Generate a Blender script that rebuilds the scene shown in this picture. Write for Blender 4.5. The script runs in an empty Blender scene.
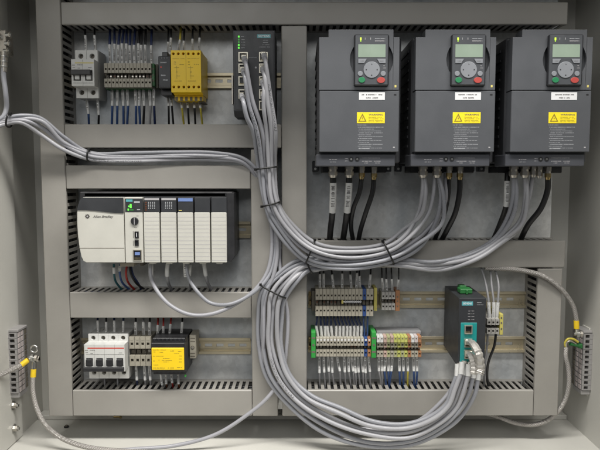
import bpy, math, random
from mathutils import Vector
rng = random.Random(7)
sc = bpy.context.scene
COL = sc.collection
S = 0.001                      # everything below is written in millimetres
# ------------------------------------------------------------------ camera model
F, CX, CY, DC, PITCH = 620.0, 300.0, 225.0, 1117.0, math.radians(4.6)
sp, cp = math.sin(PITCH), math.cos(PITCH)
def P(px, py, h):
    """point of the room seen at photo position px,py, h mm in front of the mounting plate"""
    u = (px-CX)/F; v = (CY-py)/F
    d = Vector((u, cp + v*sp, -sp + v*cp))
    t = (DC-h)/d.y
    return Vector((d.x*t, -h, d.z*t))
def X(px, py, h): return P(px, py, h).x
def Z(py, h): return P(300, py, h).z
def R(px0, py0, px1, py1, h):
    """rectangle x0,x1,z0,z1 in mm on the plane h"""
    cy = (py0+py1)/2
    return X(px0, cy, h), X(px1, cy, h), Z(py1, h), Z(py0, h)

# ------------------------------------------------------------------ materials
def srgb(r, g, b):
    f = lambda c: (c/255/12.92) if c/255 <= .04045 else ((c/255+.055)/1.055)**2.4
    return (f(r), f(g), f(b), 1)
MATS = {}
def mat(name, col, rough=.5, metal=0., var=.08, vscale=25., bump=.0, bscale=900., emit=0., rvar=.1, spec=.5):
    m = bpy.data.materials.new(name); m.use_nodes = True
    nt = m.node_tree; N = nt.nodes; L = nt.links
    b = N['Principled BSDF']
    c = srgb(*col) if max(col) > 1 else (*col, 1)
    b.inputs['Metallic'].default_value = metal
    b.inputs['Roughness'].default_value = rough
    b.inputs['Specular IOR Level'].default_value = spec
    tc = N.new('ShaderNodeTexCoord')
    if var > 0:
        n = N.new('ShaderNodeTexNoise'); n.inputs['Scale'].default_value = vscale; n.inputs['Detail'].default_value = 6
        n.inputs['Roughness'].default_value = .65
        L.new(tc.outputs['Object'], n.inputs['Vector'])
        mr = N.new('ShaderNodeMapRange'); mr.inputs['From Min'].default_value = .3; mr.inputs['From Max'].default_value = .7
        mr.inputs['To Min'].default_value = 1-var; mr.inputs['To Max'].default_value = 1+var
        L.new(n.outputs['Fac'], mr.inputs['Value'])
        mx = N.new('ShaderNodeVectorMath'); mx.operation = 'SCALE'; mx.inputs[0].default_value = c[:3]
        L.new(mr.outputs['Result'], mx.inputs['Scale']); L.new(mx.outputs['Vector'], b.inputs['Base Color'])
        mr2 = N.new('ShaderNodeMapRange'); mr2.inputs['From Min'].default_value = .3; mr2.inputs['From Max'].default_value = .7
        mr2.inputs['To Min'].default_value = max(0.02, rough-rvar); mr2.inputs['To Max'].default_value = min(1, rough+rvar)
        L.new(n.outputs['Fac'], mr2.inputs['Value']); L.new(mr2.outputs['Result'], b.inputs['Roughness'])
    else:
        b.inputs['Base Color'].default_value = c
    if bump > 0:
        n2 = N.new('ShaderNodeTexNoise'); n2.inputs['Scale'].default_value = bscale; n2.inputs['Detail'].default_value = 3
        L.new(tc.outputs['Object'], n2.inputs['Vector'])
        bp = N.new('ShaderNodeBump'); bp.inputs['Strength'].default_value = bump; bp.inputs['Distance'].default_value = .0006
        L.new(n2.outputs['Fac'], bp.inputs['Height']); L.new(bp.outputs['Normal'], b.inputs['Normal'])
    if emit > 0:
        b.inputs['Emission Color'].default_value = c; b.inputs['Emission Strength'].default_value = emit
    MATS[name] = m
    return m
M = {}
M['duct'] = mat('duct_pvc', (.290,.277,.254), .42, rvar=.14, var=.08, vscale=7, bump=.12, bscale=500)
M['wall'] = mat('cabinet_paint', (.56,.55,.51), .45, var=.05, vscale=5, bump=.25, bscale=700)
M['cream'] = mat('cream_plastic', (.56,.55,.50), .42, var=.04, vscale=30, bump=.1)
M['mcbw'] = mat('breaker_plastic', (.60,.60,.58), .4, var=.04, vscale=40)
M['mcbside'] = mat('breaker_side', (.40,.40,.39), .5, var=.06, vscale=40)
M['black'] = mat('black_plastic', (.018,.018,.020), .42, var=.2, vscale=40)
M['char'] = mat('charcoal_plastic', (.030,.032,.036), .45, var=.12, vscale=20, bump=.15)
M['vfd'] = mat('drive_cover', (.083,.087,.096), .42, var=.05, vscale=12, bump=.2, bscale=1500)
M['vfddark'] = mat('drive_body', (.030,.031,.035), .5, var=.1, vscale=15)
M['vfdlow'] = mat('drive_lower', (.058,.061,.071), .45, var=.06, vscale=12)
M['keypad'] = mat('keypad_face', (.062,.066,.074), .4, var=.06)
M['keyrim'] = mat('keypad_rim', (.016,.017,.02), .35, var=.05)
M['key'] = mat('keypad_key', (.22,.23,.25), .45, var=.04)
M['dot'] = mat('key_print', (.02,.02,.025), .6, var=0)
M['green'] = mat('green_key', (.02,.20,.08), .4, var=.05)
M['red'] = mat('red_key', (.42,.06,.05), .4, var=.05)
M['ledg'] = mat('green_led', (.15,.9,.08), .3, var=0, emit=.7)
M['ledy'] = mat('yellow_led', (.5,.85,.06), .3, var=0, emit=.8)
M['leddim'] = mat('dim_led', (.05,.35,.05), .3, var=0, emit=.25)
M['white'] = mat('label_white', (.74,.74,.75), .5, var=.03, vscale=60)
M['ylabel'] = mat('yellow_label', (.92,.72,.02), .45, var=.04, vscale=60)
M['ybody'] = mat('yellow_plastic', (.92,.62,.015), .42, var=.05, vscale=30, bump=.1)
M['ink'] = mat('dark_ink', (.10,.095,.09), .6, var=0)
M['inkw'] = mat('white_ink', (.42,.43,.45), .6, var=0)
M['tyg'] = mat('terminal_yellow_green', (.46,.47,.13), .5, var=.12)
M['tgb'] = mat('terminal_olive', (.36,.36,.20), .5, var=.1)
M['inky'] = mat('ink_on_yellow', (.26,.19,.02), .6, var=0)
M['grey_cable'] = mat('grey_cable', (.31,.31,.335), .28, var=.04, vscale=15, bump=.05)
M['grey_cable_b'] = mat('grey_cable_b', (.265,.27,.295), .30, var=.05, vscale=12, bump=.05)
M['grey_cable_c'] = mat('grey_cable_c', (.34,.34,.36), .34, var=.06, vscale=20, bump=.05)
M['grey_cable2'] = mat('grey_cable_pale', (.50,.50,.52), .38, var=.04, vscale=15)
M['grey_wire'] = mat('grey_wire', (.26,.26,.27), .45, var=.05)
M['bcable'] = mat('black_cable', (.012,.012,.013), .42, var=.2)
M['blue'] = mat('blue_wire', (.035,.075,.20), .42, var=.1)
M['dkblue'] = mat('dark_blue_wire', (.012,.022,.075), .42, var=.1)
M['redw'] = mat('red_wire', (.30,.02,.015), .42, var=.1)
M['brown'] = mat('brown_wire', (.12,.04,.015), .45, var=.1)
M['yg'] = mat('yellow_green_wire', (.50,.42,.06), .45, var=.25, vscale=200)
M['teal'] = mat('teal_panel', (.015,.27,.26), .4, var=.05)
M['tealp'] = mat('teal_name_plate', (.10,.36,.40), .4, var=.05)
M['tealw'] = mat('teal_wire', (.02,.10,.12), .45, var=.05)
M['marker'] = mat('marker_sleeve', (.60,.60,.59), .45, var=.08, vscale=150)
M['term'] = mat('terminal_beige', (.35,.325,.265), .5, var=.08, vscale=40)
M['termd'] = mat('terminal_dark', (.13,.115,.09), .55, var=.2, vscale=60)
M['tgrey'] = mat('terminal_grey', (.34,.33,.31), .5, var=.06)
M['wblock'] = mat('wall_block_grey', (.30,.29,.285), .5, var=.06)
M['tpink'] = mat('terminal_marker_pink', (.52,.46,.45), .5, var=.06)
M['tblue'] = mat('terminal_blue', (.03,.07,.22), .5, var=.06)
M['tgreen'] = mat('terminal_green', (.03,.29,.05), .45, var=.1)
M['torange'] = mat('terminal_orange', (.36,.17,.08), .5, var=.1)
M['tyel'] = mat('terminal_yellow', (.52,.46,.12), .5, var=.08)
M['tpk2'] = mat('terminal_pinkish', (.46,.33,.28), .5, var=.08)
M['connector'] = mat('green_connector', (.02,.14,.035), .45, var=.08)
M['steel'] = mat('steel', (.50,.50,.48), .32, metal=1, var=.12, vscale=60)
M['foil'] = mat('foil_shield', (.50,.48,.45), .45, metal=.5, var=.15, vscale=120, bump=1., bscale=260)
M['brass'] = mat('brass', (.50,.38,.18), .3, metal=1, var=.1, vscale=80)
M['nickel'] = mat('nickel', (.52,.49,.44), .32, metal=.8, var=.15, vscale=60)
M['sleeve'] = mat('yellow_sleeve', (.80,.55,.02), .45, var=.1, vscale=100)
M['tie'] = mat('cable_tie', (.008,.008,.008), .35, var=0)
M['grip'] = mat('blue_band', (.16,.24,.50), .5, var=.03)
M['redline'] = mat('red_stripe', (.60,.07,.05), .5, var=.0)
M['yline'] = mat('yellow_stripe', (.62,.53,.16), .5, var=.0)
M['lgrey'] = mat('light_grey_label', (.42,.41,.42), .5, var=.0)
M['contact'] = mat('socket_contact', (.45,.38,.22), .35, metal=.8, var=0)
M['sockmet'] = mat('socket_shield', (.55,.52,.44), .35, metal=.7, var=.1)

def galvanised():
    m = bpy.data.materials.new('galvanised_steel'); m.use_nodes = True
    nt = m.node_tree; N = nt.nodes; L = nt.links; b = N['Principled BSDF']
    tc = N.new('ShaderNodeTexCoord')
    n1 = N.new('ShaderNodeTexNoise'); n1.inputs['Scale'].default_value = 5; n1.inputs['Detail'].default_value = 5
    mp = N.new('ShaderNodeMapping'); mp.inputs['Scale'].default_value = (2.6, 1, .7)
    L.new(tc.outputs['Object'], mp.inputs['Vector']); L.new(mp.outputs['Vector'], n1.inputs['Vector'])
    v = N.new('ShaderNodeTexVoronoi'); v.inputs['Scale'].default_value = 110
    L.new(tc.outputs['Object'], v.inputs['Vector'])
    n3 = N.new('ShaderNodeTexNoise'); n3.inputs['Scale'].default_value = 45; n3.inputs['Detail'].default_value = 9; n3.inputs['Roughness'].default_value = .75
    L.new(tc.outputs['Object'], n3.inputs['Vector'])
    cr = N.new('ShaderNodeValToRGB'); e = cr.color_ramp.elements
    e[0].position = .34; e[0].color = (.46,.49,.515,1); e[1].position = .66; e[1].color = (.68,.675,.655,1)
    L.new(n1.outputs['Fac'], cr.inputs['Fac'])
    s = N.new('ShaderNodeMapRange'); s.inputs['To Min'].default_value = .9; s.inputs['To Max'].default_value = 1.09
    L.new(v.outputs['Color'], s.inputs['Value'])
    s2 = N.new('ShaderNodeMapRange'); s2.inputs['From Min'].default_value=.3; s2.inputs['From Max'].default_value=.7
    s2.inputs['To Min'].default_value = .85; s2.inputs['To Max'].default_value = 1.12
    L.new(n3.outputs['Fac'], s2.inputs['Value'])
    mu = N.new('ShaderNodeMath'); mu.operation = 'MULTIPLY'; L.new(s.outputs['Result'], mu.inputs[0]); L.new(s2.outputs['Result'], mu.inputs[1])
    mx = N.new('ShaderNodeVectorMath'); mx.operation = 'SCALE'
    L.new(cr.outputs['Color'], mx.inputs[0]); L.new(mu.outputs['Value'], mx.inputs['Scale'])
    L.new(mx.outputs['Vector'], b.inputs['Base Color'])
    b.inputs['Metallic'].default_value = .18
    r = N.new('ShaderNodeMapRange'); r.inputs['To Min'].default_value = .34; r.inputs['To Max'].default_value = .55
    L.new(n1.outputs['Fac'], r.inputs['Value']); L.new(r.outputs['Result'], b.inputs['Roughness'])
    return m
M['galv'] = galvanised()
def rail_mat():
    return mat('yellow_zinc', (.60,.53,.38), .32, metal=.5, var=.12, vscale=12, bump=.1)
M['rail'] = rail_mat()
M['inkb'] = mat('black_print', (.012,.012,.012), .6, var=0)
M['whitep'] = mat('white_print', (.8,.82,.82), .6, var=0)
M['tdgreen'] = mat('earth_terminal_green', (.03,.13,.04), .5, var=.1)
def braid():
    m = bpy.data.materials.new('braided_copper'); m.use_nodes = True
    nt = m.node_tree; N = nt.nodes; L = nt.links; b = N['Principled BSDF']
    uv = N.new('ShaderNodeUVMap'); uv.uv_map = 'UVMap'
    sx = N.new('ShaderNodeSeparateXYZ'); L.new(uv.outputs['UV'], sx.inputs[0])
    def mth(op, a, c=None):
        n = N.new('ShaderNodeMath'); n.operation = op
        for i, q in enumerate((a, c)):
            if q is None: continue
            if isinstance(q, (int, float)): n.inputs[i].default_value = q
            else: L.new(q, n.inputs[i])
        return n.outputs[0]
    a = mth('MULTIPLY', sx.outputs[0], 2*math.pi*4); c = mth('MULTIPLY', sx.outputs[1], 2*math.pi/6.0)
    s1 = mth('SINE', mth('ADD', a, c)); s2 = mth('SINE', mth('SUBTRACT', a, c))
    pr = mth('ABSOLUTE', mth('MULTIPLY', s1, s2))
    cr = N.new('ShaderNodeValToRGB'); e = cr.color_ramp.elements
    e[0].position = .03; e[0].color = (.15,.13,.115,1); e[1].position = .4; e[1].color = (.52,.50,.48,1)
    L.new(pr, cr.inputs['Fac']); L.new(cr.outputs['Color'], b.inputs['Base Color'])
    bp = N.new('ShaderNodeBump'); bp.inputs['Strength'].default_value = .8; bp.inputs['Distance'].default_value = .0008
    L.new(pr, bp.inputs['Height']); L.new(bp.outputs['Normal'], b.inputs['Normal'])
    b.inputs['Metallic'].default_value = .6; b.inputs['Roughness'].default_value = .38
    return m
M['braid'] = braid()
def screen_mat():
    m = mat('lcd_screen', (.24,.30,.24), .16, var=.05, vscale=30)
    b = m.node_tree.nodes['Principled BSDF']
    b.inputs['Emission Color'].default_value = (.24,.32,.24,1); b.inputs['Emission Strength'].default_value = .10
    return m
M['screen'] = screen_mat()

# ------------------------------------------------------------------ mesh helpers
class MB:
    def __init__(s): s.v = []; s.f = []; s.m = []; s.sm = []; s.uv = None; s.mats = []
    def mi(s, m):
        if m not in s.mats: s.mats.append(m)
        return s.mats.index(m)
    def add(s, vs, fs, m, smooth=False):
        o = len(s.v); s.v += [tuple(p) for p in vs]; k = s.mi(m)
        for f in fs: s.f.append([o+i for i in f]); s.m.append(k); s.sm.append(smooth)
    def box(s, x0, x1, z0, z1, h0, h1, m, c=.5):
        """chamfered box; h grows towards the viewer"""
        if x1 < x0: x0, x1 = x1, x0
        if z1 < z0: z0, z1 = z1, z0
        y0, y1 = -h1, -h0
        c = min(c, (x1-x0)*.45, (z1-z0)*.45, (y1-y0)*.45)
        if c <= .01:
            vs = [(x,y,z) for x in (x0,x1) for y in (y0,y1) for z in (z0,z1)]
            s.add(vs, [(0,1,3,2),(4,6,7,5),(0,4,5,1),(2,3,7,6),(0,2,6,4),(1,5,7,3)], m); return
        vs = []; idx = {}
        for i,x in enumerate((x0,x1)):
            for j,y in enumerate((y0,y1)):
                for k,z in enumerate((z0,z1)):
                    dx = c if i==0 else -c; dy = c if j==0 else -c; dz = c if k==0 else -c
                    idx[i,j,k,'x'] = len(vs); vs.append((x,y+dy,z+dz))
                    idx[i,j,k,'y'] = len(vs); vs.append((x+dx,y,z+dz))
                    idx[i,j,k,'z'] = len(vs); vs.append((x+dx,y+dy,z))
        fs = []
        for i in (0,1): fs.append([idx[i,j,k,'x'] for j,k in ((0,0),(0,1),(1,1),(1,0))])
        for j in (0,1): fs.append([idx[i,j,k,'y'] for i,k in ((0,0),(1,0),(1,1),(0,1))])
        for k in (0,1): fs.append([idx[i,j,k,'z'] for i,j in ((0,0),(0,1),(1,1),(1,0))])
        for j in (0,1):
            for k in (0,1): fs.append([idx[0,j,k,'y'],idx[1,j,k,'y'],idx[1,j,k,'z'],idx[0,j,k,'z']])
        for i in (0,1):
            for k in (0,1): fs.append([idx[i,0,k,'x'],idx[i,1,k,'x'],idx[i,1,k,'z'],idx[i,0,k,'z']])
            for j in (0,1): fs.append([idx[i,j,0,'x'],idx[i,j,1,'x'],idx[i,j,1,'y'],idx[i,j,0,'y']])
        for i in (0,1):
            for j in (0,1):
                for k in (0,1): fs.append([idx[i,j,k,'x'],idx[i,j,k,'y'],idx[i,j,k,'z']])
        s.add(vs, fs, m)
    def pbox(s, px0, py0, px1, py1, h1, h0, m, c=.5):
        x0,x1,z0,z1 = R(px0,py0,px1,py1,h1); s.box(x0,x1,z0,z1,h0,h1,m,c)
    def prism(s, pts, h0, h1, m):
        """closed outline pts (x,z) extruded from h0 to h1"""
        n = len(pts); vs = [(x,-h1,z) for x,z in pts]+[(x,-h0,z) for x,z in pts]
        s.add(vs, [list(range(n)), list(range(2*n-1,n-1,-1))]+[(i,i+n,(i+1)%n+n,(i+1)%n) for i in range(n)], m)
    def xprism(s, pts, x0, x1, m):
        """closed outline pts (h,z) extruded along x"""
        n = len(pts); vs = [(x0,-h,z) for h,z in pts]+[(x1,-h,z) for h,z in pts]
        s.add(vs, [list(range(n)), list(range(2*n-1,n-1,-1))]+[(i,i+n,(i+1)%n+n,(i+1)%n) for i in range(n)], m)
    def disc(s, x, z, r, h0, h1, m, n=20, rz=None, ch=.0):
        """short cylinder facing the viewer"""
        rz = rz or r; vs = []; rings = [(1,h0),(1,h1-ch),(1-ch/max(r,.01),h1)] if ch>0 else [(1,h0),(1,h1)]
        for q,h in rings: vs += [(x+r*q*math.cos(2*math.pi*i/n),-h,z+rz*q*math.sin(2*math.pi*i/n)) for i in range(n)]
        fs = []
        for k in range(len(rings)-1): fs += [(k*n+i,k*n+(i+1)%n,(k+1)*n+(i+1)%n,(k+1)*n+i) for i in range(n)]
        fs.append([(len(rings)-1)*n+i for i in range(n)])
        s.add(vs, fs, m)
    def cyl(s, a, b, r, m, n=12, r2=None, smooth=True):
        a = Vector(a); b = Vector(b); r2 = r if r2 is None else r2
        d = (b-a).normalized(); u = d.orthogonal().normalized(); w = d.cross(u)
        vs = [a+(u*math.cos(2*math.pi*i/n)+w*math.sin(2*math.pi*i/n))*r for i in range(n)]
        vs += [b+(u*math.cos(2*math.pi*i/n)+w*math.sin(2*math.pi*i/n))*r2 for i in range(n)]
        s.add(vs, [(i,(i+1)%n,(i+1)%n+n,i+n) for i in range(n)], m, smooth)
        o = list(range(n)); s.add(vs[:n], [o[::-1]], m); s.add(vs[n:], [o], m)
    def grid(s, xs, zs, filled, h0, h1, m, rounds={}, floors={}, fm=None):
        """plate with openings: cells of a grid; rounds {(i,j): radius factor}; floors {(i,j): h}"""
        nx, nz = len(xs)-1, len(zs)-1
        q = lambda x,z,h: (x,-h,z)
        for i in range(nx):
            for j in range(nz):
                x0,x1,z0,z1 = xs[i],xs[i+1],zs[j],zs[j+1]
                if (i,j) in rounds:
                    r = min(x1-x0,z1-z0)/2*rounds[i,j]; cx,cz = (x0+x1)/2,(z0+z1)/2; n = 24
                    cs = [(cx+r*math.cos(2*math.pi*k/n),cz+r*math.sin(2*math.pi*k/n)) for k in range(n)]
                    vs = [q(a,b,h1) for a,b in cs]+[q(x1,z1,h1),q(x0,z1,h1),q(x0,z0,h1),q(x1,z0,h1)]
                    fs = []; g = n//4
                    for c in range(4):
                        for k in range(g): fs.append((n+c,(c*g+k)%n,(c*g+k+1)%n))
                        fs.append((n+c,(c*g+g)%n,n+(c+1)%4))
                    s.add(vs, fs, m)
                    fh = floors.get((i,j), h0)
                    s.add([q(a,b,h1) for a,b in cs]+[q(a,b,fh) for a,b in cs], [(k,(k+1)%n,(k+1)%n+n,k+n) for k in range(n)], m, True)
                    s.add([q(a,b,fh) for a,b in cs], [list(range(n))], fm or m)
                    continue
                if filled(i,j):
                    s.add([q(x0,z0,h1),q(x1,z0,h1),q(x1,z1,h1),q(x0,z1,h1)], [(0,1,2,3)], m)
                elif (i,j) in floors:
                    fh = floors[i,j]; s.add([q(x0,z0,fh),q(x1,z0,fh),q(x1,z1,fh),q(x0,z1,fh)], [(0,1,2,3)], fm or m)
        def sol(i,j): return 0<=i<nx and 0<=j<nz and ((i,j) in rounds or filled(i,j))
        for i in range(nx):
            for j in range(nz):
                if not sol(i,j): continue
                x0,x1,z0,z1 = xs[i],xs[i+1],zs[j],zs[j+1]
                for (a,b,p0,p1) in ((i-1,j,(x0,z0),(x0,z1)),(i+1,j,(x1,z0),(x1,z1)),(i,j-1,(x0,z0),(x1,z0)),(i,j+1,(x0,z1),(x1,z1))):
                    if not sol(a,b):
                        lo = floors.get((a,b), h0)
                        s.add([q(*p0,h1),q(*p1,h1),q(*p1,lo),q(*p0,lo)], [(0,1,2,3)], m)
    def tube(s, pts, r, m, n=10, closed=False, rs=None, cap=True):
        k = len(pts); pts = [Vector(p) for p in pts]
        T = []
        for i in range(k):
            a = pts[(i-1)%k] if (closed or i>0) else pts[0]; b = pts[(i+1)%k] if (closed or i<k-1) else pts[-1]
            d = b-a; T.append(d.normalized() if d.length > 1e-6 else Vector((0,0,1)))
        u = T[0].orthogonal().normalized(); vs = []; uvl = []; dist = 0
        fr = []
        for i in range(k):
            if i: dist += (pts[i]-pts[i-1]).length
            u = (u-T[i]*u.dot(T[i])).normalized(); w = T[i].cross(u); fr.append((u,w,dist))
            rr = rs[i] if rs else r
            for j in range(n):
                a = 2*math.pi*j/n; vs.append(pts[i]+(u*math.cos(a)+w*math.sin(a))*rr); uvl.append(dist)
        fs = []; 
        if s.uv is None: s.uv = {}
        rng_ = k if closed else k-1
        for i in range(rng_):
            for j in range(n):
                a,b = i*n+j, i*n+(j+1)%n; c,d = ((i+1)%k)*n+(j+1)%n, ((i+1)%k)*n+j
                s.uv[len(s.f)+len(fs)] = [(j/n,uvl[a]),((j+1)/n,uvl[a]),((j+1)/n,uvl[d]),(j/n,uvl[d])]
                fs.append((a,b,c,d))
        s.add(vs, fs, m, True)
        if cap and not closed:
            s.add(vs[:n], [list(range(n))[::-1]], m); s.add(vs[-n:], [list(range(n))], m)
        return fr
OFF = {}
def tag(o, label=None, cat=None, group=None, kind=None):
    if label: o['label'] = label
    if cat: o['category'] = cat
    if group: o['group'] = group
    if kind: o['kind'] = kind
    return o
def build(name, mb, parent=None, bevel=0, origin=None):
    me = bpy.data.meshes.new(name)
    if parent is not None: off = OFF[parent]
    elif origin is not None: off = Vector(origin)
    else:
        n = len(mb.v); off = Vector((sum(p[0] for p in mb.v)/n, sum(p[1] for p in mb.v)/n, sum(p[2] for p in mb.v)/n))
    me.from_pydata([((p[0]-off.x)*S,(p[1]-off.y)*S,(p[2]-off.z)*S) for p in mb.v], [], mb.f)
    for m in mb.mats: me.materials.append(M[m])
    for p, k, q in zip(me.polygons, mb.m, mb.sm): p.material_index = k; p.use_smooth = q
    if mb.uv:
        l = me.uv_layers.new(name='UVMap')
        for fi, uvs in mb.uv.items():
            for li, c in zip(me.polygons[fi].loop_indices, uvs): l.data[li].uv = c
    import bmesh
    bm = bmesh.new(); bm.from_mesh(me)
    if bevel: bmesh.ops.remove_doubles(bm, verts=bm.verts, dist=1e-6)
    bmesh.ops.recalc_face_normals(bm, faces=bm.faces); bm.to_mesh(me); bm.free()
    o = bpy.data.objects.new(name, me); COL.objects.link(o)
    if parent is not None: o.parent = parent
    else: o.location = off*S
    OFF[o] = off
    if bevel:
        b = o.modifiers.new('bevel', 'BEVEL'); b.width = bevel*S; b.segments = 2; b.limit_method = 'ANGLE'; b.angle_limit = math.radians(40)
    return o
def thing(name, label, cat, loc, group=None):
    o = bpy.data.objects.new(name, None); COL.objects.link(o); o.empty_display_size = .02
    loc = Vector(loc); o.location = loc*S; OFF[o] = loc
    return tag(o, label, cat, group)
def copy_tree(o, parent=None):
    c = o.copy(); COL.objects.link(c); c.parent = parent
    if o in OFF: OFF[c] = OFF[o]
    for ch in list(o.children): copy_tree(ch, c)
    return c
def spline(pts, sub=8):
    pts = [Vector(p) for p in pts]; n = len(pts); out = []
    if n == 2: return [pts[0].lerp(pts[1], i/sub) for i in range(sub+1)]
    for i in range(n-1):
        p0 = pts[i-1] if i else pts[0]*2-pts[1]; p1 = pts[i]; p2 = pts[i+1]; p3 = pts[i+2] if i+2 < n else pts[-1]*2-pts[-2]
        # centripetal Catmull-Rom
        t0 = 0; t1 = t0+max((p1-p0).length,.01)**.5; t2 = t1+max((p2-p1).length,.01)**.5; t3 = t2+max((p3-p2).length,.01)**.5
        for k in range(sub):
            t = t1+(t2-t1)*k/sub
            A1 = p0*((t1-t)/(t1-t0))+p1*((t-t0)/(t1-t0)); A2 = p1*((t2-t)/(t2-t1))+p2*((t-t1)/(t2-t1)); A3 = p2*((t3-t)/(t3-t2))+p3*((t-t2)/(t3-t2))
            B1 = A1*((t2-t)/(t2-t0))+A2*((t-t0)/(t2-t0)); B2 = A2*((t3-t)/(t3-t1))+A3*((t-t1)/(t3-t1))
            out.append(B1*((t2-t)/(t2-t1))+B2*((t-t1)/(t2-t1)))
    out.append(pts[-1]); return out
def text_obj(body, px, py, h, height, m, parent, name='lettering', align='CENTER', width=None, italic=0, bold=0, rot=0):
    """flat lettering lying on a front-facing surface at height h; height in mm"""
    cu = bpy.data.curves.new(name, 'FONT'); cu.body = body; cu.size = height*1.4; cu.align_x = align; cu.align_y = 'CENTER'
    cu.shear = italic; cu.offset = bold; cu.resolution_u = 2
    t = bpy.data.objects.new('tmp', cu); COL.objects.link(t)
    bpy.context.view_layer.update()
    me = bpy.data.meshes.new_from_object(t); bpy.data.objects.remove(t)
    c = P(px, py, h); off = OFF[parent]
    xs = [v.co.x for v in me.vertices]; k = 1.
    if width and xs: k = width/(max(xs)-min(xs))
    for v in me.vertices:
        x, y = v.co.x*k, v.co.y
        x, y = x*math.cos(rot)-y*math.sin(rot), x*math.sin(rot)+y*math.cos(rot)
        v.co = Vector(((c.x+x-off.x)*S, (-h-.12-off.y)*S, (c.z+y-off.z)*S))
    me.materials.clear(); me.materials.append(M[m])
    o = bpy.data.objects.new(name, me); COL.objects.link(o); o.parent = parent; OFF[o] = off
    return o
def scribble(mb, px0, px1, py, h, hh, m, words=None, r=None):
    """one line of print too fine to read"""
    r = r or rng; x, z = X(px0,py,h), Z(py,h); x1 = X(px1,py,h)
    while x < x1:
        w = min(r.uniform(.35,.65)*hh, x1-x)
        if r.random() < .87: mb.box(x, x+w, z-hh/2*r.uniform(.55,1), z+hh/2*r.uniform(.55,1), h, h+.12, m, 0)
        x += w+hh*.17
def ordn(i): return ['first','second','third','fourth','fifth','sixth','seventh','eighth','ninth','tenth','eleventh','twelfth','thirteenth','fourteenth','fifteenth','sixteenth','seventeenth','eighteenth','nineteenth','twentieth'][i]

# ------------------------------------------------------------------ cabinet shell
XL, XR = -506., 515.
ZF, ZT, HB, HF = -470., 362., -70., 238.
def slab(name, x0,x1,z0,z1,h0,h1,m,kind='structure'):
    mb = MB(); mb.box(x0,x1,z0,z1,h0,h1,m,0); return tag(build(name, mb), kind=kind)
slab('wall_back', XL-2, XR+2, ZF-2, ZT+2, HB-2, HB, 'wall')
slab('wall_left', XL-2, XL, ZF-2, ZT+2, HB, HF+120, 'wall')
slab('wall_right', XR, XR+2, ZF-2, ZT+2, HB, HF+120, 'wall')
slab('floor', XL, XR, ZF-2, ZF, HB, HF+120, 'wall')
slab('ceiling', XL, XR, ZT, ZT+2, HB, HF, 'wall')
ox = X(551.5, 200, 0)
slab('mounting_plate', -432, ox, Z(409,0), 330, -3, 0, 'galv')
# return flange along the foot of the back wall, seam of the floor tray
mb = MB(); mb.box(XL+.5, XR-.5, ZF+.2, ZF+9, HB+.2, HB+26, 'wall', 1.2)
tag(build('floor_flange', mb), kind='structure')

# ------------------------------------------------------------------ wiring ducts
HD = 63.
def duct(x0, x1, z0, z1, orient, label):
    ch = MB(); pitch, slot = 11.4, 5.4
    t = thing('cable_duct', label, 'cable duct', ((x0+x1)/2, 0, (z0+z1)/2), 'slotted cable ducts')
    hb, ht = 11, 55.5
    x0i,x1i,z0i,z1i = x0+1,x1-1,z0+1,z1-1
    ch.box(x0i,x1i,z0i,z1i,.3,2,'duct',0)
    if orient == 'h':
        for za,zb in ((z0i,z0i+1.6),(z1i-1.6,z1i)):
            ch.box(x0i,x1i,za,zb,2,hb,'duct',0)
            x = x0i+1
            while x+pitch-slot < x1i:
                ch.box(x, x+pitch-slot, za, zb, hb, ht, 'duct', .3); x += pitch
    else:
        for xa,xb in ((x0i,x0i+1.6),(x1i-1.6,x1i)):
            ch.box(xa,xb,z0i,z1i,2,hb,'duct',0)
            z = z0i+1
            while z+pitch-slot < z1i:
                ch.box(xa, xb, z, z+pitch-slot, hb, ht, 'duct', .3); z += pitch
    build('channel', ch, t)
    pk = MB(); rr = random.Random(len(OFF))  # dark wire runs added inside the duct to keep its slots dark
    wd = (z1i-z0i) if orient=='h' else (x1i-x0i); nn = max(2,int((wd-6)/11))
    for k in range(nn):
        for hh in (16, 28, 39):
            q = 5.5+(k+.5)*(wd-11)/nn; r_ = rr.uniform(4.8,5.6); m_ = rr.choice(['bcable','bcable','dkblue'])
            if orient == 'h': ps = [(x0i+1+(x1i-x0i-2)*i/8, -hh-rr.uniform(-1,1), z0i+q+rr.uniform(-.6,.6)) for i in range(9)]
            else: ps = [(x0i+q+rr.uniform(-.6,.6), -hh-rr.uniform(-1,1), z0i+1+(z1i-z0i-2)*i/8) for i in range(9)]
            pk.tube(ps, r_, m_, 8)
    tag(build('dark_fill_wires', pk, t), kind='stuff')
    cv = MB(); cv.box(x0,x1,z0,z1,ht,HD,'duct',1.3); build('cover', cv, t)
    return t
g = .8
xlo, xli = X(42,208,HD), X(67.2,220,HD)
xa0, xa1 = X(251.7,300,HD), X(277.5,300,HD)
xb0, xb1 = X(281.8,200,HD), X(306.8,200,HD)
xr0, xr1 = X(536,340,HD), X(560.3,340,HD)
zz = lambda py: Z(py,HD)
duct(xlo, xli-g, zz(416.3), 345, 'v', 'tall vertical grey cable duct along the far left of the panel')
duct(xli, X(568,12,HD), zz(24.6), zz(2), 'h', 'long horizontal grey cable duct across the top of the panel')
duct(xb0, xb1, zz(416.2), zz(25.6), 'v', 'tall vertical grey cable duct just left of the three drives')
duct(xli, xb0-g, zz(148), zz(124.3), 'h', 'horizontal grey duct directly below the yellow relay and network switch')
duct(xli, xa0-g, zz(189), zz(165.3), 'h', 'horizontal grey duct directly above the rack controller')
duct(xa0, xa1, zz(416.2), zz(149.5), 'v', 'vertical grey duct behind the cable bundle, right of the rack controller')
duct(xli, xa0-g, zz(318), zz(292.3), 'h', 'horizontal grey duct below the rack controller, crossed by two pale cables')
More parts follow.
